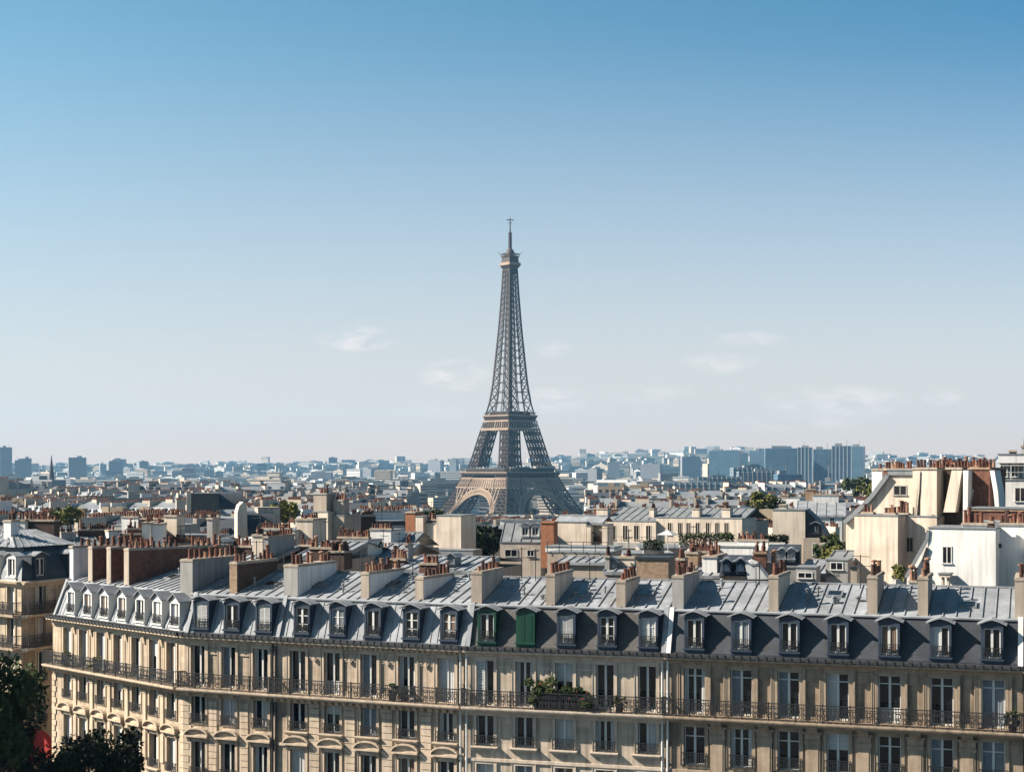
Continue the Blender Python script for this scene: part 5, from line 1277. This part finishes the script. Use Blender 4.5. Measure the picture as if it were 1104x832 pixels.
high_rise('faint tower on the hill ridge behind the slim pale house', 258, 265, 500, 6400, 'slab', .4)
high_rise('leftmost low blue glass slab with long floor bands', 764, 797, 485.5, 2700, 'glass', -.25, 'glass_tower')
high_rise('blue glass slab behind the long-banded one', 796, 806, 488, 2780, 'glass', -.2, 'glass_tower'); high_rise('dark blue glass tower with a flat top between two slabs', 808, 823, 486, 2720, 'glass', -.3, 'glass_tower')
high_rise('broad blue glass tower with horizontal bands', 825, 861, 483, 2600, 'glass', -.1, 'glass_tower', 30); high_rise('blue glass tower with pale vertical stripes', 860, 876, 482, 2550, 'fins', -.2, 'glass_tower'); high_rise('short blue glass tower between the striped towers', 877, 897, 484, 2620, 'glass', -.15, 'glass_tower')
high_rise('tallest blue glass tower with white vertical fins', 897, 918, 480.5, 2480, 'fins', -.2, 'glass_tower'); high_rise('smooth blue tower at the end of the glass cluster', 917, 931, 481, 2520, 'glass', -.3, 'glass_tower', 30)
def office(label, x0, x1, yt, D, h, style, rot=0.0):
    return high_rise(label, x0, x1, yt, D, style, rot, 'office_building', 18)
office('white office block with a grid of dark windows before the glass towers', 796, 842, 508, 1850, 0, 'white'); office('long white office slab with a flat roof beside the grid block', 752, 800, 514, 1700, 0, 'white', .1)
office('pale stepped office with dark ribbon windows', 726, 778, 520, 1450, 0, 'white', -.1); office('wide pale roofed hall on top of the offices', 790, 826, 504, 1950, 0, 'white', .1)
office('bluish ribbon-windowed office next to the white grid block', 838, 866, 511, 1800, 0, 'glass', .1); office('small white tower among roofs before the glass towers', 884, 902, 519, 900, 0, 'white', -.2)
office('white slab block in the dense roofs behind the spire', 18, 62, 517, 1500, 0, 'slab', -.5)
office('cream block with a plain sunlit wall left of the iron tower', 418, 434, 524, 1250, 0, 'slab', -.6)
for i, (a, b_, y, D_, l) in enumerate(((633, 644, 505, 2900, 'pale boxy block catching the sun right of the iron tower'), (268, 290, 512, 3300, 'long pale slab in the haze behind the yellow-green tree'), (336, 357, 509, 3600, 'bright cream slab far off behind the slim pale house'), (370, 378, 503, 4300, 'thin pale block far off, left of a wider one'), (380, 402, 505, 4300, 'wide pale block on the hazy plain left of the iron tower'),
                                        (690, 712, 500, 3900, 'pale slab on the hillside left of the glass towers'), (655, 668, 498, 4400, 'small block on the hillside above the dense roofs'), (735, 756, 492, 4600, 'blue-grey slab on the ridge before the glass towers'), (460, 476, 496, 5200, 'broad hazy block with rounded top left of the iron tower'), (484, 492, 495, 5000, 'slim hazy twin block close to the iron tower leg'))):
    high_rise(l, a, b_, y, D_, 'slab', -.5 + .2 * (i % 4))
def spire():
    D = 1500; p = at(55.5, 526, D); t = thing('church_tower', 'thin dark church spire rising above the far roofs', 'church', (p.x, D, ground_z(p.x, D)), .4)
    h0 = p.z - ground_z(p.x, D); b = MB(); b.box(-4, 4, -4, 4, -3, h0 + 2); b.build('wall', CW['grey'], t)
    top = zat(490, D) - ground_z(p.x, D)
    b = MB(); b.lathe([(4.6, h0 + 2), (3.4, h0 + 7), (2.6, h0 + 8), (1.6, h0 + 18), (.15, top)], 8)
    for k in range(4): b.M = Matrix.Rotation(k * math.pi / 2, 4, 'Z'); b.lathe([(.9, h0 + 2), (.05, h0 + 9)], 6, (3.6, 3.6, 0))
    b.build('spire', CRF['slate'], t)
spire()

# ------------------------------------------------------------------ trees and plants
def crown_mesh(seed, n, leaf, m, flat=.8, lobes=22):
    r = random.Random(seed); b = MB()
    cs = [(Vector((r.gauss(0, .36), r.gauss(0, .36), r.uniform(-.5, .62) * flat)), r.uniform(.16, .34)) for _ in range(lobes)]
    for i in range(n):
        c, rad = r.choice(cs)
        d = Vector((r.gauss(0, 1), r.gauss(0, 1), r.gauss(0, 1))).normalized() * rad * (r.random() ** .4)
        p = c + Vector((d.x, d.y, d.z * .9)); a = Vector((r.gauss(0, 1), r.gauss(0, 1), r.gauss(0, .6))).normalized(); q = a.cross(Vector((r.gauss(0, 1), r.gauss(0, 1), r.gauss(0, 1)))).normalized(); s_ = leaf * r.uniform(.6, 1.3)
        b.quad(p - a * s_, p + q * s_ * .55, p + a * s_, p - q * s_ * .55)
    return b.mesh('crown', M[m])
def trunk_mesh(h, r0, seed, rad):
    r = random.Random(seed); b = MB(); b.lathe([(r0 * 1.4, 0), (r0, h * .1), (r0 * .7, h * .7), (r0 * .5, h)], 8)
    for i in range(6):
        a = r.uniform(0, 6.28); z = h * r.uniform(.6, .98); l = rad * r.uniform(.35, .6)
        p0 = Vector((0, 0, z)); p1 = p0 + Vector((math.cos(a) * l * .5, math.sin(a) * l * .5, l * .45)); p2 = p1 + Vector((math.cos(a) * l * .5, math.sin(a) * l * .5, l * .5))
        b.bar(p0, p1, r0 * .6); b.bar(p1, p2, r0 * .35)
    return b.mesh('trunk', M['bark'])
def tree(label, px, ytop, D, rad, m, seed, n=1800, leaf=.10, tall=1.15, cat='tree', group=None, z0=None, name='tree'):
    X = (px - CX) / F * D; gz = ground_z(X, D) if z0 is None else z0; zt = zat(ytop, D); H_ = zt - gz
    t = thing(name, label, cat, (X, D, gz), (seed * 1.7) % 6.28, group)
    cz = H_ - rad * tall * .92
    c = obj('crown', cached(('cr', seed % 5, n, leaf, m), lambda: crown_mesh(seed % 5 + 3, n, leaf, m)), t, (0, 0, cz)); c.scale = (rad, rad, rad * tall)
    k = obj('trunk', cached(('tk', seed % 5, round(H_ / 2), round(rad)), lambda: trunk_mesh(max(.5, cz), max(.06, rad * .06), seed, rad)), t)
    return t
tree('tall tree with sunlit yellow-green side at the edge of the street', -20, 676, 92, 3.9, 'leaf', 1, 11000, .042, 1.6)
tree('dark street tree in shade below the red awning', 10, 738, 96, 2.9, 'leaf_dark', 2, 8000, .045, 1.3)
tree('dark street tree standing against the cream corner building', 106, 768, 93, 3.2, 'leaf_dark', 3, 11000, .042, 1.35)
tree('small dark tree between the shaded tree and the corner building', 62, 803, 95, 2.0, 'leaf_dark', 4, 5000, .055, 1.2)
for i, (px, y, D, r_, m, l) in enumerate((
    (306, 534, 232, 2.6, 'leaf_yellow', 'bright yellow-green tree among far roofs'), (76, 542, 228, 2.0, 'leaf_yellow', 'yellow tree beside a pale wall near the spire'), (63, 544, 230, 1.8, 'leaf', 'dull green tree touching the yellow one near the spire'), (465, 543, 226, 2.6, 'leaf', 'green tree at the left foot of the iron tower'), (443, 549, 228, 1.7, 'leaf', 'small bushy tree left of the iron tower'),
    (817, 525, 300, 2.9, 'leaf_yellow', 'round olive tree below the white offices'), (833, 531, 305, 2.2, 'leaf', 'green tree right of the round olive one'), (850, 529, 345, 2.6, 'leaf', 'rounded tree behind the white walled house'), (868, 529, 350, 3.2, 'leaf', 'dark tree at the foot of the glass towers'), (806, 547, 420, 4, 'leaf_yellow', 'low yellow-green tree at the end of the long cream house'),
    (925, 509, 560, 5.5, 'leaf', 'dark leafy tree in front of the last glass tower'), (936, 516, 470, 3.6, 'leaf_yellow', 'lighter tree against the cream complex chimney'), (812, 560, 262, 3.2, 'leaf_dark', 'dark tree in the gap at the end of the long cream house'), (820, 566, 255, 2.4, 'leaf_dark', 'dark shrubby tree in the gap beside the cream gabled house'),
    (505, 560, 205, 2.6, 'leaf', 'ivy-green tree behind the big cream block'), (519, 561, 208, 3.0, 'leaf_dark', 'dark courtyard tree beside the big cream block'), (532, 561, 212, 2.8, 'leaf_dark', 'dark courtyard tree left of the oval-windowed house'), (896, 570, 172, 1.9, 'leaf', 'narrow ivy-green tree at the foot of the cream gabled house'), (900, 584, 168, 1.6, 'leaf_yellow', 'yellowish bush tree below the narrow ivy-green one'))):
    tree(l, px, y, D, r_, m, i, 900, .13, 1.1)
r9 = random.Random(9)
for i in range(40):
    a = r9.uniform(0, 6.28); rr = r9.uniform(70, 170); X, Y = TX + math.cos(a) * rr, TY + math.sin(a) * rr
    t = tree('park tree in the green around the feet of the iron tower', CX + X / Y * F, HY + (ZC - (ground_z(X, Y) + r9.uniform(14, 20))) / Y * F, Y, r9.uniform(5, 7.5), r9.choice(('leaf', 'leaf_dark', 'leaf')), i, 500, .16, 1.1, group='park trees around the iron tower')
def shrub(name, label, fr, u, v, z, sx, sy, sz, m, seed, n=1500, leaf=.09, pot=None, flowers=0, cat='plant'):
    t = thing(name, label, cat, fr.world(u, v, z), fr.ang)
    h = 0
    if pot:
        b = MB(); w, d, h = pot; b.hexa([(-w / 2 + .04, -d / 2 + .03, 0), (w / 2 - .04, -d / 2 + .03, 0), (w / 2 - .04, d / 2 - .03, 0), (-w / 2 + .04, d / 2 - .03, 0), (-w / 2, -d / 2, h), (w / 2, -d / 2, h), (w / 2, d / 2, h), (-w / 2, d / 2, h)]); b.box(-w / 2 - .02, w / 2 + .02, -d / 2 - .02, d / 2 + .02, h - .05, h + .02)
        b.build('planter', M['terracotta_dark'], t)
    c = obj('foliage', cached(('sh', seed, n, leaf, m), lambda: crown_mesh(seed, n, leaf, m, 1.0, 16)), t, (0, 0, h + sz * .55)); c.scale = (sx * 1.25, sy * 1.2, sz * 1.25)
    if flowers:
        r = random.Random(seed); b = MB()
        for i in range(flowers): b.lathe([(.02, 0), (.05, .03), (.02, .07)], 5, (r.uniform(-sx * .7, sx * .7), -sy * r.uniform(.5, .8), h + sz * r.uniform(.2, 1.2)))
        b.build('blossom', M['flower'], t)
    return t
for i, (px, sx, sz, m, lab, fl_) in enumerate(((586, .95, .85, 'leaf', 'large bushy balcony plant spilling over the railing of the pale building', 6), (622, .95, .62, 'leaf', 'wide balcony plant with reddish blooms right of the large bushy one', 14), (604, .5, .5, 'leaf_dark', 'dark low plant filling the gap between two balcony bushes', 0), (668, .3, .35, 'leaf_yellow', 'small light plant by the fourth balcony window of the pale building', 0))):
    shrub('balcony_plant', lab, FR4, FR4.u(px, -.5), -.52, 12.2, sx, .38, sz, m, 30 + i, 2800, .10, (1.1 if sx > .8 else .4, .36, .45), fl_)
for i, (fr, px, lab) in enumerate(((FR1, 72, 'yellow-green potted plant at the far end of the corner building balcony'), (FR1, 104, 'yellow-green potted plant by the third window of the corner balcony'), (FR3, 423, 'small potted plant between two windows on the tan balcony'), (FR5, 1092, 'leafy potted plant at the end of the brown building balcony'), (FR3, 436, 'tiny green pot plant next to the small potted one'))):
    shrub('balcony_plant', lab, fr, fr.u(px, -.5), -.5, 12.2, .42 if i != 4 else .25, .32, .5 if i != 4 else .3, 'leaf_yellow' if i < 2 else 'leaf', 40 + i, 500, .14, (.4, .32, .38))
def hedge(label, x0, x1, yt, yb, D, m, seed):
    w = (x1 - x0) / F * D; z1, z0 = zat(yt, D), zat(yb, D); fr = fr_at(x0, x1, D, 0)
    t = thing('hedge', label, 'hedge', fr.world(w / 2, .6, z0), 0)
    r = random.Random(seed); b = MB(); hh = z1 - z0
    for i in range(int(w * 220)):
        p = Vector((r.uniform(-w / 2, w / 2), r.uniform(-.6, .6), hh * r.random() ** .7 * (1 + .12 * math.sin(i * .7)))); a = Vector((r.gauss(0, 1), r.gauss(0, 1), r.gauss(0, .6))).normalized(); q = a.cross(Vector((r.gauss(0, 1), r.gauss(0, 1), r.gauss(0, 1)))).normalized(); s_ = .16 * r.uniform(.6, 1.3)
        b.quad(p - a * s_, p + q * s_ * .6, p + a * s_, p - q * s_ * .6)
    b.build('foliage', M[m], t)
    b = MB(); b.box(-w / 2, w / 2, -.55, .55, -.35, .1); b.build('planter', M['plaster_grey'], t)
    b = MB(); b.box(-w / 2 - 1, w / 2 + 1, -.9, 4, -z0, -.36); return t, b
def terrace(label, x0, x1, yb, D):
    w = (x1 - x0) / F * D; z = zat(yb, D); t = thing('roof_terrace', label, 'terrace', ((x0 + x1) / 2 * 0 + ((x0 + x1) / 2 - CX) / F * D, D, 0), 0)
    b = MB(); b.box(-w / 2, w / 2, -1.2, 7, 0, z - .36); b.build('wall', M['plaster_beige'], t)
    b = MB(); b.box(-w / 2 - .1, w / 2 + .1, -1.3, 7.1, z - .355, z - .2); b.build('parapet', M['zinc_dark'], t)
hedge('long clipped hedge on the roof terrace before the cream house', 733, 792, 575, 588, 192, 'leaf', 61); terrace('roof terrace carrying the long clipped hedge', 690, 806, 588, 193.5)
hedge('round clipped bush on the roof terrace beside a parasol', 694, 716, 583, 594, 185, 'leaf', 62); terrace('low roof terrace under the round clipped bush', 672, 726, 594, 186.5)
hedge('dark hedge on the roof before the cream gabled house', 824, 851, 577, 589, 166, 'leaf_dark', 63); terrace('flat roof carrying the dark hedge', 818, 858, 589, 167.5)
hedge('ivy bush growing between the cream and the white house', 966, 976, 611, 626, 107, 'leaf_yellow', 64)
def parasol():
    D = 184; p = at(720, 592, D); t = thing('parasol', 'white square parasol open on the roof terrace', 'parasol', (p.x, D, p.z - .3), .3)
    b = MB(); b.lathe([(.3, 0), (.3, .06), (.04, .08), (.035, 2.3)], 8); b.build('pole', M['paint_white'], t)
    b = MB(); b.lathe([(1.35, 1.95), (1.38, 2.0), (.05, 2.5)], 4); b.build('canopy', M['curtain'], t)
parasol()
def van():
    t = thing('parked_van', 'white van parked in the side street behind the trees', 'van', (-39.0, 112.0, .02), 1.3)
    b = MB(); b.extr([(-.95, .35), (.95, .35), (.98, 1.2), (.85, 2.05), (-.85, 2.05), (-.98, 1.2)], -2.6, 1.4); b.hexa([(1.4, -.95, .35), (2.6, -.9, .4), (2.6, .9, .4), (1.4, .95, .35), (1.4, -.85, 2.0), (2.0, -.8, 1.25), (2.0, .8, 1.25), (1.4, .85, 2.0)]); b.build('body', M['paint_white'], t)
    b = MB(); b.hexa([(1.55, -.82, 1.85), (2.02, -.8, 1.3), (2.02, .8, 1.3), (1.55, .82, 1.85), (1.58, -.82, 1.87), (2.05, -.8, 1.32), (2.05, .8, 1.32), (1.58, .82, 1.87)]); b.build('windscreen', M['glass'], t)
    for x in (-1.7, 1.7):
        for y in (-.9, .9):
            b = MB(Matrix.Translation((x, y, .34)) @ Matrix.Rotation(math.pi / 2, 4, 'X')); b.lathe([(.1, -.11), (.34, -.11), (.34, .11), (.1, .11)], 14); b.build('wheel', M['gutter'], t)
van()

# ------------------------------------------------------------------ the hazy air over the city
hz = bpy.data.materials.new('haze_air'); hz.use_nodes = True
ht = hz.node_tree; ht.nodes.clear()
ho = ht.nodes.new('ShaderNodeOutputMaterial'); hv = ht.nodes.new('ShaderNodeVolumePrincipled')
hv.inputs['Color'].default_value = (0.34, 0.66, 1.0, 1); hv.inputs['Density'].default_value = 0.00005; hv.inputs['Anisotropy'].default_value = 0.2
ht.links.new(hv.outputs[0], ho.inputs['Volume'])
b = MB(); b.box(-5700, 5700, -140, 8650, -62, 330)
o = b.build('haze', hz); o['kind'] = 'stuff'

# ------------------------------------------------------------------ roof clutter: aerials, vents, cables' masts
ra = random.Random(77)
def aerial_mesh(seed):
    r = random.Random(seed); h = r.uniform(1.2, 2.1); b = MB(); b.box(-.022, .022, -.022, .022, 0, h)
    for k in range(r.randint(1, 2)):
        z = h - .1 - k * .55; l = r.uniform(.5, .8); b.box(-l, l, -.014, .014, z - .014, z + .014)
        for i in range(6):
            x = -l + 2 * l * i / 5; q = .28 - .02 * i; b.box(x - .01, x + .01, -q, q, z - .01, z + .01)
    return b.mesh('aerial', M['iron'])
spots = []
for fr, label in ((FR1, 'corner building'), (FR2, 'narrow stone building'), (FR3, 'banded stone building'), (FR4, 'pale plastered building'), (FR5, 'slate mansard building')):
    for i in range(2 if fr.L < 10 else 3): spots.append((fr, ra.uniform(.8, fr.L - .8), ra.uniform(5.4, 6.1), label))
ordw = {}
for fr, u, v, lab in spots:
    z = ZR1 + (v - VB) / (VR - VB) * (ZRG - ZR1)
    o = obj('roof_aerial', cached(('aer', len(ordw) % 4), lambda: aerial_mesh(len(ordw) % 4)), None, fr.world(u, v, z), ra.uniform(0, 3))
    ordw[lab] = ordw.get(lab, 0) + 1
    tag(o, f'thin television aerial on the roof ridge of the {lab}', 'aerial', f'aerials on the {lab}')

houses_ = [o for o in bpy.data.objects if o.name.split('.')[0] == 'chimney_stack' and o.parent and o.parent.name.split('.')[0] == 'house' and o.parent.location.x < 25]
for o in ra.sample(houses_, 26):
    bb = [o.parent.matrix_basis @ Vector(c) for c in o.data.vertices and [v.co for v in o.data.vertices]]
    top = max(p.z for p in bb); cx = sum(p.x for p in bb) / len(bb); cy = sum(p.y for p in bb) / len(bb)
    a = obj('roof_aerial', cached(('aer', int(cx) % 4), lambda: aerial_mesh(int(cx) % 4)), None, (cx, cy, top), ra.uniform(0, 3))
    hl = ' '.join(o.parent['label'].split()[:9])
    tag(a, 'aerial on the ' + hl, 'aerial', 'aerials on the ' + hl)
